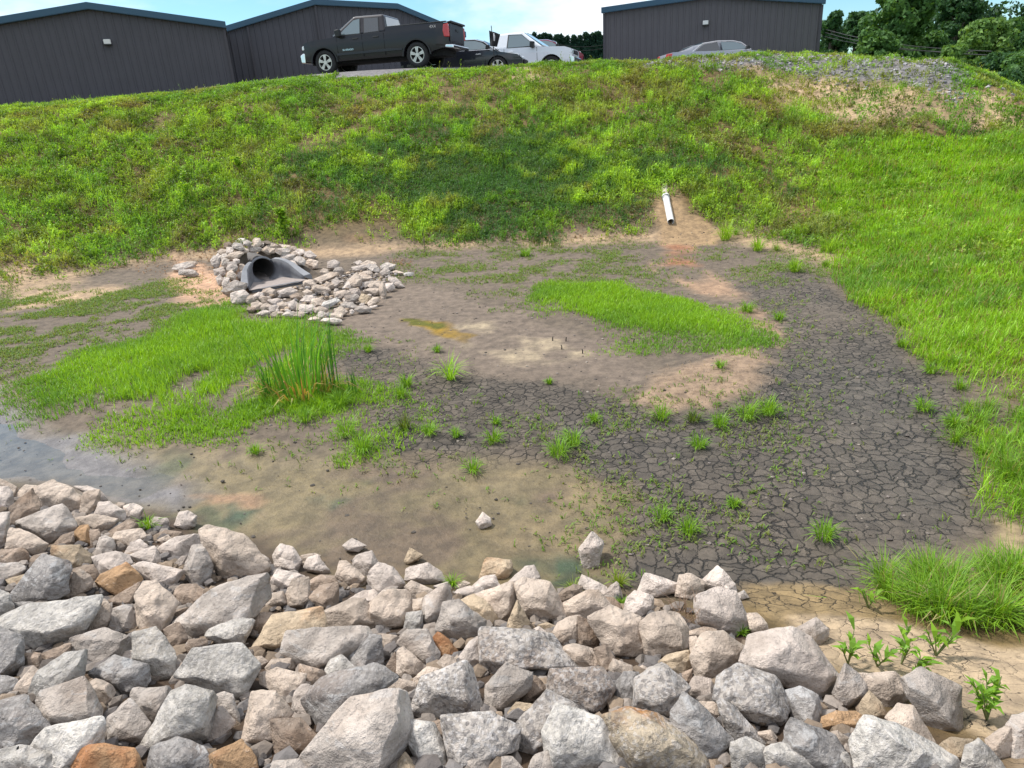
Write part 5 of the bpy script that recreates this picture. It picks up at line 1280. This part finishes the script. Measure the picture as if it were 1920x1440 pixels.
def body_shell(name, prof, hw, m, root, tuck=.06, zmid=.8, bev=.05):
    """side outline pushed through the full width, pulled in slightly above and below the waist"""
    bm = bmesh.new(); A = [[bm.verts.new((px, sgn * hw, pz)) for px, pz in prof] for sgn in (-1, 1)]
    xs = [p[0] for p in prof]; xa, xb = min(xs), max(xs); za, zb_ = min(p[1] for p in prof), max(p[1] for p in prof)
    n = len(prof)
    from mathutils.geometry import tessellate_polygon as tess
    for tri in tess([[Vector((p[0], p[1], 0)) for p in prof]]):
        bm.faces.new([A[0][i] for i in tri]); bm.faces.new([A[1][i] for i in tri[::-1]])
    for i in range(n): bm.faces.new([A[0][i], A[1][i], A[1][(i + 1) % n], A[0][(i + 1) % n]])
    for k in range(1, 10):
        bmesh.ops.bisect_plane(bm, geom=bm.verts[:] + bm.edges[:] + bm.faces[:], plane_co=(0, 0, za + (zb_ - za) * k / 10), plane_no=(0, 0, 1))
    for k in range(1, 24):
        bmesh.ops.bisect_plane(bm, geom=bm.verts[:] + bm.edges[:] + bm.faces[:], plane_co=(xa + (xb - xa) * k / 24, 0, 0), plane_no=(1, 0, 0))
    for v in bm.verts:
        px, pz = v.co.x, v.co.z; q = (pz - zmid) / .5; f = 1 - tuck * .5 * q * q * (1.0 if q > 0 else .8)
        e = min(px - xa, xb - px); v.co.y *= f * (1 - .10 * max(0, 1 - e / .5) ** 2)
    o = bmobj(name, bm, m, root, smooth=True); o.data.set_sharp_from_angle(angle=math.radians(30)); return o
def greenhouse(root, low, topp, hwl, hwt, m, name='cab', bev=.05):
    bm = bmesh.new(); a = [bm.verts.new((x, s * hwl, z)) for s in (-1, 1) for x, z in low]; b = [bm.verts.new((x, s * hwt, z)) for s in (-1, 1) for x, z in topp]
    # low: (rear, z), (front, z); topp: (rear, z), (front, z)
    f = bm.faces.new; f([a[0], a[1], b[1], b[0]]); f([a[3], a[2], b[2], b[3]]); f([a[1], a[3], b[3], b[1]]); f([a[2], a[0], b[0], b[2]]); f([b[0], b[1], b[3], b[2]]); f([a[0], a[2], a[3], a[1]])
    return bmobj(name, bm, m, root, bevel=bev, seg=3)

def pickup(loc, yaw, label, pm, double=True, chrome=True, vis_side=1, flip=False):
    L = 5.84 if double else 5.7; root = empty('pickup_truck', loc, yaw, label, 'pickup truck')
    xr, xf = 1.23, 4.87; r = .42
    prof = [(0.02, .62), (0.0, 1.36), (2.33, 1.39), (2.36, 1.26), (4.45, 1.22), (4.62, 1.20), (5.45, 1.15), (5.70, 1.07), (5.76, .86), (5.74, .50), (5.38, .48)] + arch(xf, .50)[::-1] + [(4.30, .42), (1.82, .42)] + arch(xr, .50)[::-1] + [(.62, .5)]
    body_shell('body', prof, 1.0, pm, root, tuck=.07, zmid=.95)
    bm = bmesh.new(); bbox(bm, .3, 5.5, -.74, .74, .36, .98); bmobj('chassis', bm, M_UNDER, root)
    for xx in (xr, xf):
        for s in (-1, 1): wheel(root, xx, s * .84, r, s)
    # cab
    xb = 2.36; xt = 2.46 if double else 2.55
    greenhouse(root, [(xb, 1.25), (4.50, 1.22)], [(xt, 1.84), (3.62, 1.86)], .94, .72, pm, bev=.07)
    def sidept(x, z, s):   # point on the sloped side of the cab
        f = (z - 1.24) / (1.85 - 1.24); return (x, s * (.94 + (.72 - .94) * f), z)
    for s in (-1, 1):
        wins = [[(3.36, 1.27), (4.18, 1.27), (3.98, 1.45), (3.62, 1.72), (3.38, 1.75)], [(2.62, 1.29), (3.18, 1.27), (3.20, 1.75), (2.66, 1.73)]]
        if not double: wins = [[(3.0, 1.27), (4.15, 1.27), (3.95, 1.45), (3.6, 1.72), (3.05, 1.75)]]
        for i, wv in enumerate(wins):
            pts = [sidept(a, b, s) for a, b in wv]
            if s < 0: pts = pts
            else: pts = pts[::-1]
            cx = sum(a for a, b in wv) / len(wv); cz = sum(b for a, b in wv) / len(wv)
            fr = [sidept(cx + (a - cx) * 1.09, cz + (b - cz) * 1.14, s) for a, b in wv]
            if s > 0: fr = fr[::-1]
            quadpanel('window_frame', fr, M_BLK, root, .006)
            quadpanel('window', pts, (M_GLASSL if i == 0 else M_GLASSD), root, .012)
        # doors: shut lines, handles
        for dx in ((2.42, 3.27, 4.28) if double else (2.85, 4.28)):
            quadpanel('door_gap', [(dx - .008, s * 1.0, .50), (dx + .008, s * 1.0, .50), (dx + .008, s * .985, 1.22), (dx - .008, s * .985, 1.22)][::s], M_UNDER, root, .006)
        for dx in ((3.42, 2.62) if double else (3.05,)):
            bm = bmesh.new(); bbox(bm, dx, dx + .21, s * 1.0 - .03, s * 1.0 + .03, 1.09, 1.125); bmobj('door_handle', bm, pm if not double else M_BLK, root, bevel=.01)
        bm = bmesh.new(); prism(bm, [(1.75, .61), (4.32, .60), (4.32, .68), (2.3, .70), (1.75, .66)], s * .985, s * 1.012); bmobj('side_moulding', bm, pm, root, bevel=.008)
        # mirror
        bm = bmesh.new(); prism(bm, [(4.02, 1.20), (4.20, 1.18), (4.22, 1.42), (4.04, 1.44)], s * 1.02, s * 1.24); bmobj('mirror', bm, M_BLK, root, bevel=.03)
        bm = bmesh.new(); bbox(bm, 4.05, 4.18, min(s * .9, s * 1.03), max(s * .9, s * 1.03), 1.18, 1.24); bmobj('mirror_arm', bm, M_BLK, root, bevel=.01)
        # tail light, headlight
        bm = bmesh.new(); prism(bm, [(-.03, .90), (.16, .92), (.20, 1.10), (.16, 1.31), (-.02, 1.33)], min(s * .86, s * .985), max(s * .86, s * .985)); bmobj('tail_light', bm, M_RED, root, bevel=.025)
        bm = bmesh.new(); prism(bm, [(5.60, .90), (5.76, .88), (5.75, 1.0), (5.64, 1.06)], min(s * .62, s * .93), max(s * .62, s * .93)); bmobj('headlight', bm, M_LENS, root, bevel=.02)
        # wheel arch lips
        for xx in (xr, xf):
            bm = bmesh.new(); pa = arch(xx, .50); pb = arch(xx, .55)
            for k in range(12): prism(bm, [pa[k], pa[k + 1], pb[k + 1], pb[k]], min(s * .95, s * 1.006), max(s * .95, s * 1.006))
            bmesh.ops.remove_doubles(bm, verts=bm.verts, dist=1e-5); bmobj('arch_lip', bm, M_BLK if double else pm, root)
        bm = bmesh.new(); bbox(bm, .05, 2.33, min(s * .86, s * .97), max(s * .86, s * .97), 1.375, 1.41); bmobj('bed_rail', bm, M_BLK, root, bevel=.01)
    # glass front and rear
    quadpanel('windshield', [(4.47, -.82, 1.27), (4.47, .82, 1.27), (3.68, .64, 1.80), (3.68, -.64, 1.80)], M_GLASSL, root, .03)
    quadpanel('rear_window', [(2.375, .72, 1.36), (2.375, -.72, 1.36), (2.455, -.60, 1.76), (2.455, .60, 1.76)], M_GLASSL, root, .02)
    # bumpers, grille, tailgate
    bm = bmesh.new(); prism(bm, [(5.68, .44), (5.84, .46), (5.86, .72), (5.72, .79), (5.66, .77)], -.94, .94); bmobj('front_bumper', bm, M_CHROME, root, bevel=.03)
    bm = bmesh.new(); bbox(bm, 5.70, 5.765, -.60, .60, .84, 1.03); gr = bmobj('grille', bm, M_CHROME, root, bevel=.02)
    for zz in (.875, .955):
        bm = bmesh.new(); bbox(bm, 5.755, 5.775, -.54, .54, zz, zz + .05); bmobj('grille_opening', bm, M_UNDER, gr)
    bm = bmesh.new(); prism(bm, [(-.15, .54), (-.15, .66), (.14, .68), (.16, .58)], -.95, .95); bmobj('rear_bumper', bm, M_CHROME, root, bevel=.03)
    bm = bmesh.new(); bbox(bm, -.03, .01, -.80, .80, .76, 1.36); tg = bmobj('tailgate', bm, pm, root, bevel=.02)
    bm = bmesh.new(); bbox(bm, -.05, -.028, -.14, .14, 1.12, 1.2); bmobj('tailgate_handle', bm, M_BLK, tg)
    bm = bmesh.new(); prism(bm, [(-.10, 1.36), (.06, 1.36), (.06, 1.40), (-.10, 1.42)], -.82, .82); bmobj('tailgate_spoiler', bm, M_BLK, root, bevel=.01)
    return root
def text(root, s, size, loc, rot, m, name='badge', ext=.006):
    c = bpy.data.curves.new(name, 'FONT'); c.body = s; c.size = size; c.extrude = ext; c.align_x = 'CENTER'; c.materials.append(m)
    t = bpy.data.objects.new(name, c); COL.objects.link(t); dg = bpy.context.evaluated_depsgraph_get(); me = bpy.data.meshes.new_from_object(t.evaluated_get(dg)); bpy.data.objects.remove(t)
    o = bpy.data.objects.new(name, me); link(o, root); o.location = loc; o.rotation_euler = rot; return o

pA, pB = TRA, TRB
gz = (pA[2] + pB[2]) / 2 - .0
d = Vector((pA[0] - pB[0], pA[1] - pB[1], 0)); yaw = math.atan2(d.y, d.x); sc_ = d.length / 3.64
print('truck wheelbase scale', sc_, 'z', pA[2], pB[2], 'yaw', math.degrees(yaw))
M_PDARK = paint('graphite_paint', (.015, .012, .017), 0, .35)
# rear axle at local x=1.23
cxy = Vector((pB[0], pB[1], 0)) - d.normalized() * 1.23 + Vector((-d.y, d.x, 0)).normalized() * -.84
tilt = math.atan2(pA[2] - pB[2], d.length)
mid = Vector((pA[0] + pB[0], pA[1] + pB[1], 0)) / 2; cxy = mid + (cxy - mid) * .94
tr = pickup((cxy.x, cxy.y, gz + .03), yaw, 'dark graphite double cab pickup parked on the bank, facing left', M_PDARK)
tr.scale = (.94, .94, .94)
text(tr, 'SILVERADO', .085, (3.86, 1.008, .745), (math.radians(90), 0, math.pi), M_CHROME)
text(tr, '4X4', .14, (.55, .985, 1.22), (math.radians(90), 0, math.pi), simple('silver_decal', (.55, .5, .5), .4), 'decal')
def plant(px, py, Y, zofs=0): 
    p = atY(px, py, Y); return p
M_PWHITE = paint('white_paint', (.74, .76, .80), 0)
# white single cab, facing right, nose a little towards the pond
w0 = atY(955, 64, 33.0)
pickup((w0[0] - 2.75, w0[1] + 1.0, w0[2] - 1.86), math.radians(-16), 'white pickup facing right behind the dark car', M_PWHITE, double=False)

def car(loc, yaw, label, pm, L=4.85, W=.92, H=1.42, belt=.98, sedan=True, trim=True, cat='car'):
    root = empty('car', loc, yaw, label, cat); xr, xf = 1.05, L - .95; r = .34
    def ar(cx, rr_=.40): return [(cx - rr_ * math.cos(math.pi * k / 12), .30 + rr_ * math.sin(math.pi * k / 12)) for k in range(13)]
    k = belt - .98
    prof = [(.05, .42), (.0, .72), (.06, 1.0 + k), (.25, 1.04 + k), (.95, 1.03 + k), (L - 1.55, .97 + k), (L - .75, .86 + k), (L - .2, .70), (L - .02, .55), (L - .05, .30), (L - .45, .25)] + ar(xf)[::-1] + [(xf - .5, .22), (xr + .5, .22)] + ar(xr)[::-1] + [(.45, .3)]
    body_shell('body', prof, W, pm, root, tuck=.12, zmid=.7, bev=.06)
    bm = bmesh.new(); bbox(bm, .3, L - .3, -W * .76, W * .76, .2, .7); bmobj('chassis', bm, M_UNDER, root)
    for xx in (xr, xf):
        for s in (-1, 1): wheel(root, xx, s * (W - .12), r, s, w=.22)
    # greenhouse: arched roof from a lofted outline
    out = [(.55, belt + .05), (1.15, belt + .30), (1.75, H - .05), (2.35, H), (2.95, H - .03), (3.35, H - .16), (L - 1.30, belt)]
    bm = bmesh.new(); rows = []
    for f in (-1, -.93, -.6, 0, .6, .93, 1):
        row = []
        for px, pz in out:
            t = (pz - belt) / (H - belt); hw = W * .93 * (1 - .26 * max(t, 0)); zz = pz - (.05 * max(0, abs(f) - .6) / .4 if t > .5 else 0)
            row.append(bm.verts.new((px, hw * f, zz)))
        rows.append(row)
    for a, b in zip(rows, rows[1:]):
        for i in range(len(out) - 1): bm.faces.new([a[i], a[i + 1], b[i + 1], b[i]])
    for row in (rows[0], rows[-1]):
        lo = [bm.verts.new((p.co.x, p.co.y, belt - .03)) for p in row]
        for i in range(len(out) - 1): bm.faces.new([row[i], row[i + 1], lo[i + 1], lo[i]])
    bmobj('cabin', bm, pm, root, smooth=True)
    def sp(x, z, s): t = (z - belt) / (H - belt); return (x, s * (W * .93 * (1 - .26 * max(t, 0)) + .004), z)
    for s in (-1, 1):
        arc = [(1.22, belt + .05), (1.62, H - .15), (2.2, H - .085), (2.28, belt + .03)]
        arc2 = [(2.40, belt + .03), (2.36, H - .085), (2.9, H - .11), (3.18, H - .19), (3.50, belt + .03)]
        for wv in (arc, arc2):
            pts = [sp(a, b, s) for a, b in wv]; pts = pts if s > 0 else pts[::-1]
            nrm = 1
            quadpanel('window', pts, M_GLASSL if wv is arc2 else M_GLASSD, root, .006)
        if trim:
            line = [(1.08, belt + .03), (1.56, H - .11), (2.2, H - .045), (2.9, H - .07), (3.25, H - .17), (3.62, belt + .0)]
            bm = bmesh.new(); tube(bm, [sp(a, b, s) for a, b in line], .018, 6); tube(bm, [sp(1.05, belt + .012, s), sp(3.6, belt - .005, s)], .016, 6); bmobj('window_trim', bm, M_CHROME, root)
        for dx in (2.34, 3.3):
            quadpanel('door_gap', [(dx - .007, s * W, .36), (dx + .007, s * W, .36), (dx + .007, s * W * .97, belt - .03), (dx - .007, s * W * .97, belt - .03)][::s], M_UNDER, root, .006)
        for dx in (2.0, 2.95):
            bm = bmesh.new(); bbox(bm, dx, dx + .19, s * W * .985 - .02, s * W * .985 + .02, belt - .15, belt - .12); bmobj('door_handle', bm, M_CHROME, root, bevel=.008)
        bm = bmesh.new(); prism(bm, [(3.35, belt + .0), (3.52, belt + .01), (3.50, belt + .14), (3.38, belt + .15)], min(s * W * .97, s * (W + .16)), max(s * W * .97, s * (W + .16))); bmobj('mirror', bm, M_BLK, root, bevel=.02)
        bm = bmesh.new(); prism(bm, [(-.01, .78), (.30, .82), (.26, 1.0 + k), (.03, .99 + k)], min(s * W * .60, s * W * .95), max(s * W * .60, s * W * .95)); bmobj('tail_light', bm, M_RED, root, bevel=.02)
        bm = bmesh.new(); prism(bm, [(L - .55, .66), (L - .08, .56), (L - .16, .70), (L - .55, .78)], min(s * W * .55, s * W * .92), max(s * W * .55, s * W * .92)); bmobj('headlight', bm, M_LENS, root, bevel=.015)
    quadpanel('windshield', [(L - 1.42, -.72 * W / .92, belt + .06), (L - 1.42, .72 * W / .92, belt + .06), (3.22, .58, H - .12), (3.22, -.58, H - .12)], M_GLASSL, root, .035)
    quadpanel('rear_window', [(.72, .68, belt + .14), (.72, -.68, belt + .14), (1.62, -.55, H - .09), (1.62, .55, H - .09)], M_GLASSD, root, .04)
    bm = bmesh.new(); prism(bm, [(L - .12, .30), (L + .0, .34), (L + .01, .50), (L - .08, .56)], -W * .55, W * .55); bmobj('grille', bm, M_UNDER, root, bevel=.01)
    return root
s0 = atY(1345, 73, 33.0)
car((s0[0] - 2.40, s0[1], s0[2] - 1.52), math.radians(2), 'silver grey sedan facing right, half hidden by the gravel crest', paint('silver_paint', (.36, .37, .41), .3), L=4.95, H=1.44, belt=.99)
d0 = atY(878, 73, 28.6)
car((d0[0] - 2.5, d0[1] + .9, d0[2] - 1.36), math.radians(-10), 'dark car facing right behind the tail of the dark pickup', paint('black_blue_paint', (.02, .024, .034), .2), L=4.7, H=1.36, belt=.92)
m0 = atY(1015, 77, 38.0)
car((m0[0] - 2.6, m0[1], m0[2] - 1.38), math.radians(-8), 'maroon car almost hidden behind the white pickup', paint('maroon_paint', (.20, .012, .04), .2), L=4.7, H=1.40, belt=.96, trim=False)
# black flag on a pole
f0 = atY(921, 48, 27.6); f1 = atY(928, 112, 27.6)
root = empty('flag_on_pole', (f1[0], f1[1], f1[2] - .1), 0, 'black flag hanging from a thin pole in front of the white pickup', 'flag')
bm = bmesh.new(); tube(bm, [(0, 0, -.3), (f0[0] - f1[0], 0, f0[2] - f1[2] + .1)], [.016, .013], 8); bmobj('pole', bm, M_BLK, root)
bm = bmesh.new(); Rr = []
q = [np.array(atY(*c, 27.6)) - np.array([f1[0], f1[1], f1[2] - .1]) for c in ((917, 57), (938, 64), (932, 88), (919, 86))]
for i in range(11):
    v = i / 10; Rr.append([bm.verts.new(((q[0] * (1 - h) + q[1] * h) * (1 - v) + (q[3] * (1 - h) + q[2] * h) * v + np.array([0, .05 * math.sin(h * 9 + v * 2), 0]))) for h in np.linspace(0, 1, 11)])
for a, b in zip(Rr, Rr[1:]):
    for k in range(10): bm.faces.new([a[k], a[k + 1], b[k + 1], b[k]])
fl = bmobj('banner', bm, simple('black_cloth', (.02, .018, .022), .8), root, smooth=True, solid=.006)
bm = bmesh.new(); pts = [q[0] * .55 + q[1] * .45, q[0] * .35 + q[2] * .65]
tube(bm, [pts[0] * .9 + q[3] * .1 + [0, -.07, 0], pts[0] * .5 + pts[1] * .5 + [0, -.09, 0], pts[1] + [0, -.07, 0]], [.02, .035, .02], 5); bmobj('emblem_stroke', bm, simple('white_print', (.6, .58, .6), .8), fl)

# ------------------------------------------------------------------ trees
def leafcloud(cl, n, size, c0, c1, flat=.0, tex=.35):
    """cl: (m,4) clump centres and radii -> leaf quads on and in the clumps"""
    k = rng.integers(0, len(cl), n); d = rng.normal(size=(n, 3)); d /= np.linalg.norm(d, axis=1)[:, None]
    r = cl[k, 3] * rng.uniform(.55, 1.08, n) ** .6
    P = cl[k, :3] + d * r[:, None] * [1, 1, .8]
    nr = d + rng.normal(0, .7, (n, 3)); nr /= np.linalg.norm(nr, axis=1)[:, None]
    a = np.cross(nr, rng.normal(size=(n, 3))); a /= np.linalg.norm(a, axis=1)[:, None]; b = np.cross(nr, a)
    s = size * rng.uniform(.6, 1.3, n)[:, None]
    V = np.stack([P - a * s, P + b * s * .55, P + a * s, P - b * s * .55], 1).reshape(-1, 3)
    C = colmix(n, c0, c1, None, .2); C = np.repeat(C, 4, 0)
    return V, np.arange(n * 4).reshape(-1, 4), C
def tree(px, top_py, Y, width_px, label, c0, c1, group='trees beyond the embankment', base_z=1.0, n=7000, leaf=.16, conifer=False, low=.15, name=None, seed=0):
    P = atY(px, top_py, Y); sc = np.dot(P - CC, _F) / FPX; W = width_px * sc; H = P[2] - base_z
    root = empty(name or ('pine_tree' if conifer else 'tree'), (P[0], P[1], base_z), 0, label, 'tree', group)
    r = np.random.default_rng(seed + 50); bm = bmesh.new()
    if conifer:
        tube(bm, [(0, 0, -.5), (0, 0, H * .5), (0, 0, H * .97)], [H * .014, H * .010, .02], 6)
        cl = []
        for i in range(70):
            t = r.uniform(.35, 1); rad = W / 2 * (1.08 - t) * r.uniform(.2, 1.1) + .06; a = r.uniform(0, 6.28)
            cl.append((math.cos(a) * rad * .7, math.sin(a) * rad * .7, H * t, max(.25, W * .26 * (1.25 - t))))
            tube(bm, [(0, 0, H * t * .98), (math.cos(a) * rad * .6, math.sin(a) * rad * .6, H * t)], [.04, .015], 4)
    else:
        th = H * .018 + .05
        tube(bm, [(0, 0, -.8), (.1, 0, H * .3), (-.1, .1, H * .6), (0, 0, H * .9)], [th * 1.3, th, th * .6, .03], 8)
        cl = []
        nc = 84
        for i in range(nc):
            t = low + (1 - low) * (i + r.uniform(0, 1)) / nc; env = math.sin(math.pi * min(.93, max(.12, t * .85 + .1))) ** .7
            a = r.uniform(0, 6.28); rad = W / 2 * env * math.sqrt(r.uniform(.0, .8)); cr = W * r.uniform(.08, .18)
            c = (math.cos(a) * rad, math.sin(a) * rad, min(H * t, H - cr * .8)); cl.append((*c, cr))
            if i % 2 == 0: tube(bm, [(0, 0, max(.1, c[2] * .72)), (c[0] * .5, c[1] * .5, c[2] * .9), c], [th * .45, th * .25, .02], 5)
    bmobj('trunk', bm, M_BARK, root)
    cl = np.array(cl); V, F, C = leafcloud(cl, n, leaf, c0, c1)
    me = npmesh('crown', V, F, None, C, M_TREELEAF); o = bpy.data.objects.new('crown', me); link(o, root)
    return root
T1 = np.array([.06, .14, .04]); T2 = np.array([.11, .22, .055]); T3 = np.array([.035, .09, .04]); T4 = np.array([.17, .29, .07]); PN = np.array([.02, .05, .035])
for i, a in enumerate([
    (1565, 22, 58, 60, 'small dark tree just right of the grey ribbed building', T3, T1), (1612, 22, 62, 75, 'spreading dark tree between the building and the tall leafy tree', T3, T1),
    (1700, -40, 48, 150, 'tall mid green leafy tree in the middle of the right hand group', T1, T2), (1650, 60, 44, 90, 'low round tree in front of the tall leafy tree', T1, T2),
    (1808, -30, 56, 110, 'tall very dark tree right of the tall leafy tree', T3, T1 * .8), (1850, 35, 40, 120, 'lighter green feathery tree at the right', T2, T4), (1905, 35, 46, 90, 'mid green tree cut by the right edge', T1, T2),
    (1790, 85, 36, 80, 'low pale shrub like tree on the shoulder of the bank', T2, T4), (1880, 100, 34, 90, 'low dark rounded tree at the right edge below the feathery tree', T3, T1), (1925, 95, 30, 90, 'leafy tree at the far right edge above the bank', T1, T2), (1745, 60, 50, 90, 'dense green tree behind the pale shrub like tree', T1, T2), (1975, 20, 36, 120, 'dark tree just out of the right edge of the frame', T3, T1), (1900, 135, 25, 70, 'low bush at the back foot of the bank', T3, T1)]):
    tree(a[0], a[1], a[2], a[3], a[4], a[5], a[6], n=15000 if a[3] > 80 else 8000, leaf=.17 if a[2] > 40 else .12, seed=i, low=.05)
for i, (px, py, w) in enumerate([(990, 68, 12), (1000, 62, 13), (1011, 66, 12), (1021, 62, 10), (1030, 65, 12), (1042, 68, 13), (1051, 66, 12), (1062, 70, 16), (1075, 66, 16), (1087, 68, 15), (1099, 64, 16), (1111, 66, 15), (1122, 62, 15), (1133, 66, 14)]):
    tree(px, py, 120, w * 3.0, ['thin dark pine in the distant row', 'distant pine'][0], PN, PN * 1.8, 'row of distant pines between the buildings', base_z=0, n=6000, leaf=.34, conifer=True, seed=200 + i)
# distant wood closing the gap
V, F, C = leafcloud(np.array([(x_, 150 + 10 * math.sin(x_), 9.4 + 1.4 * math.sin(x_ * 1.7) + (x_ > 20) * 3, 5) for x_ in np.arange(-10, 120, 4)]), 24000, .5, PN, T1)
me = npmesh('distant_wood', V, F, None, C, M_TREELEAF); o = bpy.data.objects.new('distant_wood', me); link(o); tag(o, 'far dark wood behind the buildings', 'wood', kind='stuff')
# power lines
for i, (a, b, Ya, Yb) in enumerate([((1530, 50), (1760, 92), 60, 40), ((1530, 56), (1760, 99), 60, 40), ((1530, 64), (1740, 97), 60, 42), ((1050, 84), (1140, 83), 70, 70), ((1050, 92), (1140, 89), 70, 70)]):
    p, q = Vector(atY(*a, Ya)), Vector(atY(*b, Yb)); bm = bmesh.new(); q2 = q + (q - p) * .25; p2 = p - (q - p) * .25
    tube(bm, [p2 + (q2 - p2) * t - Vector((0, 0, .5 * 4 * t * (1 - t) - .3)) for t in np.linspace(0, 1, 9)], .022, 5)
    o = bmobj('power_line', bm, M_BLK); tag(o, ['top power wire crossing in front of the right hand trees', 'middle power wire crossing in front of the right hand trees', 'lowest power wire crossing in front of the right hand trees', 'upper wire crossing the distant pines', 'lower wire crossing the distant pines'][i], 'power line', 'power wires')
# ------------------------------------------------------------------ labels: every rock and tuft told apart by look, then by what it lies beside
LAND = [(a[7], a[1], a[2]) for a in ALL if a[7]]
LAND += [('the cattail clump', 562, 700), ('the culvert mouth', 495, 510), ('the white drain pipe', 1255, 400), ('the straw covered mound', 1370, 710), ('the tall grass at the right', 1780, 1110), ('the green grass island', 1180, 580)]
DIRS = ['right of', 'below right of', 'below', 'below left of', 'left of', 'above left of', 'above', 'above right of']
def looks(a):
    o, px, py, s, w, h, code, lm, kind = a
    if kind == 'tuft': return ('small ' if w < 22 else 'wide ' if w > 33 else '') + TN[code] + ' grass tuft'
    size = ('tiny', 'small', '', 'large')[(s > .055) + (s > .10) + (s > .19)] if kind == 'near' else ('small', '', 'large')[(s > .13) + (s > .2)]
    shp = 'upright ' if h > w * 1.25 else 'long ' if w > h * 2 else 'flat ' if w > h * 1.5 else ''
    return (size + ' ' if size else '') + shp + CNAME[code] + (' rock' if kind == 'near' else ' stone')
used = {}
for a in ALL:
    if a[7]:
        a[0]['label'] = (a[7] if len(a[7].split()) >= 4 else a[7] + ' of the bank'); used[a[0]['label']] = 1
def short(n): return n if n.startswith('the ') else 'the ' + n
for a in ALL:
    if a[7]: continue
    L = looks(a); cand = sorted(LAND, key=lambda q: math.hypot(q[1] - a[1], q[2] - a[2]))[:6]; done = False
    for pre in ('', 'second '):
        for nm, qx, qy in cand:
            d = DIRS[int(round(math.atan2(a[2] - qy, a[1] - qx) / (math.pi / 4))) % 8]
            lab = ' '.join((pre + L + ' ' + d + ' ' + short(nm)).split())
            w = lab.split()
            if len(w) > 16: continue
            if lab not in used: used[lab] = 1; a[0]['label'] = lab; done = True; break
        if done: break
    if not done:
        lab = L + ' near ' + short(cand[0][0]); a[0]['label'] = ' '.join(lab.split()[:16])
# distant pines: told apart by order in the row
pines = sorted([o for o in bpy.data.objects if o.name.startswith('pine_tree')], key=lambda o: o.location.x)
ORD = ['leftmost', 'second', 'third', 'fourth', 'fifth', 'sixth', 'seventh', 'eighth', 'ninth', 'tenth', 'eleventh', 'twelfth', 'thirteenth', 'rightmost']
for o, w in zip(pines, ORD): o['label'] = w + ' dark pine' + ('' if w[-4:] == 'most' else ' from the left') + ' in the distant row'
for o, w in zip(sorted([o for o in bpy.data.objects if o.name.startswith('reed_stub')], key=lambda o: o.location.x), ['leftmost', 'second', 'third', 'fourth', 'fifth', 'rightmost']):
    o['label'] = w + ' dark reed stub' + ('' if w[-4:] == 'most' else ' from the left') + ' poking out of the mud'

# ------------------------------------------------------------------ daylight
SUN_EL, SUN_AZ = math.radians(58), math.radians(-62)      # azimuth from +Y towards +X; the sun stands high to the left
w = bpy.data.worlds.new('World'); SC.world = w; w.use_nodes = True; N = NT(w.node_tree)
for n_ in list(w.node_tree.nodes): w.node_tree.nodes.remove(n_)
out = N.n('OutputWorld'); bg = N.n('Background'); sky = N.n('TexSky'); sky.sky_type = 'NISHITA'; sky.sun_disc = False
sky.sun_elevation = SUN_EL; sky.sun_rotation = SUN_AZ; sky.air_density = 1.0; sky.dust_density = .3; sky.ozone_density = 2.0
tc = N.n('TexCoord'); mp = N.n('Mapping'); mp.inputs['Scale'].default_value = (1, 1, 2.6); mp.inputs['Location'].default_value = (.35, .1, .0); N.l(tc.outputs['Generated'], mp.inputs[0])
cn = N.noise(mp.outputs[0], 2.3, 7, .55)
cm = N.ramp(cn, .42, .62)
sep = N.n('SeparateXYZ'); N.l(tc.outputs['Generated'], sep.inputs[0])
cm = N.math('MAXIMUM', cm, N.math('MULTIPLY', N.ramp(sep.outputs[2], .25, .55), .8))
skyc = N.mix(1.0, sky.outputs[0], (.84, 1.13, 1.18), 'MULTIPLY')
c = N.mix(N.math('MULTIPLY', cm, .85), skyc, (9.5, 9.7, 10.2))
N.l(c, bg.inputs[0]); bg.inputs[1].default_value = .08; N.l(bg.outputs[0], out.inputs[0])
sd = bpy.data.lights.new('sun', 'SUN'); sd.energy = 3.0; sd.angle = math.radians(6); sd.color = (1, .96, .90)
so = bpy.data.objects.new('sun', sd); COL.objects.link(so)
dv = Vector((math.sin(SUN_AZ) * math.cos(SUN_EL), math.cos(SUN_AZ) * math.cos(SUN_EL), math.sin(SUN_EL))); so.rotation_euler = dv.to_track_quat('Z', 'Y').to_euler(); so.location = (0, 0, 30)

cam = bpy.data.cameras.new('camera'); co = bpy.data.objects.new('camera', cam); COL.objects.link(co)
cam.sensor_width = 36; cam.lens = 36 * FPX / 1920; cam.clip_end = 3000; cam.clip_start = .05
Mx = Matrix((( CR[0], CU[0], -_F[0]), (CR[1], CU[1], -_F[1]), (CR[2], CU[2], -_F[2]))).to_4x4(); Mx.translation = Vector(CC); co.matrix_world = Mx
SC.camera = co
SC.view_settings.view_transform = 'Standard'; SC.view_settings.look = 'None'; SC.view_settings.exposure = .8; SC.view_settings.gamma = 1
SC.cycles.max_bounces = 6; SC.cycles.diffuse_bounces = 2; SC.cycles.transparent_max_bounces = 8
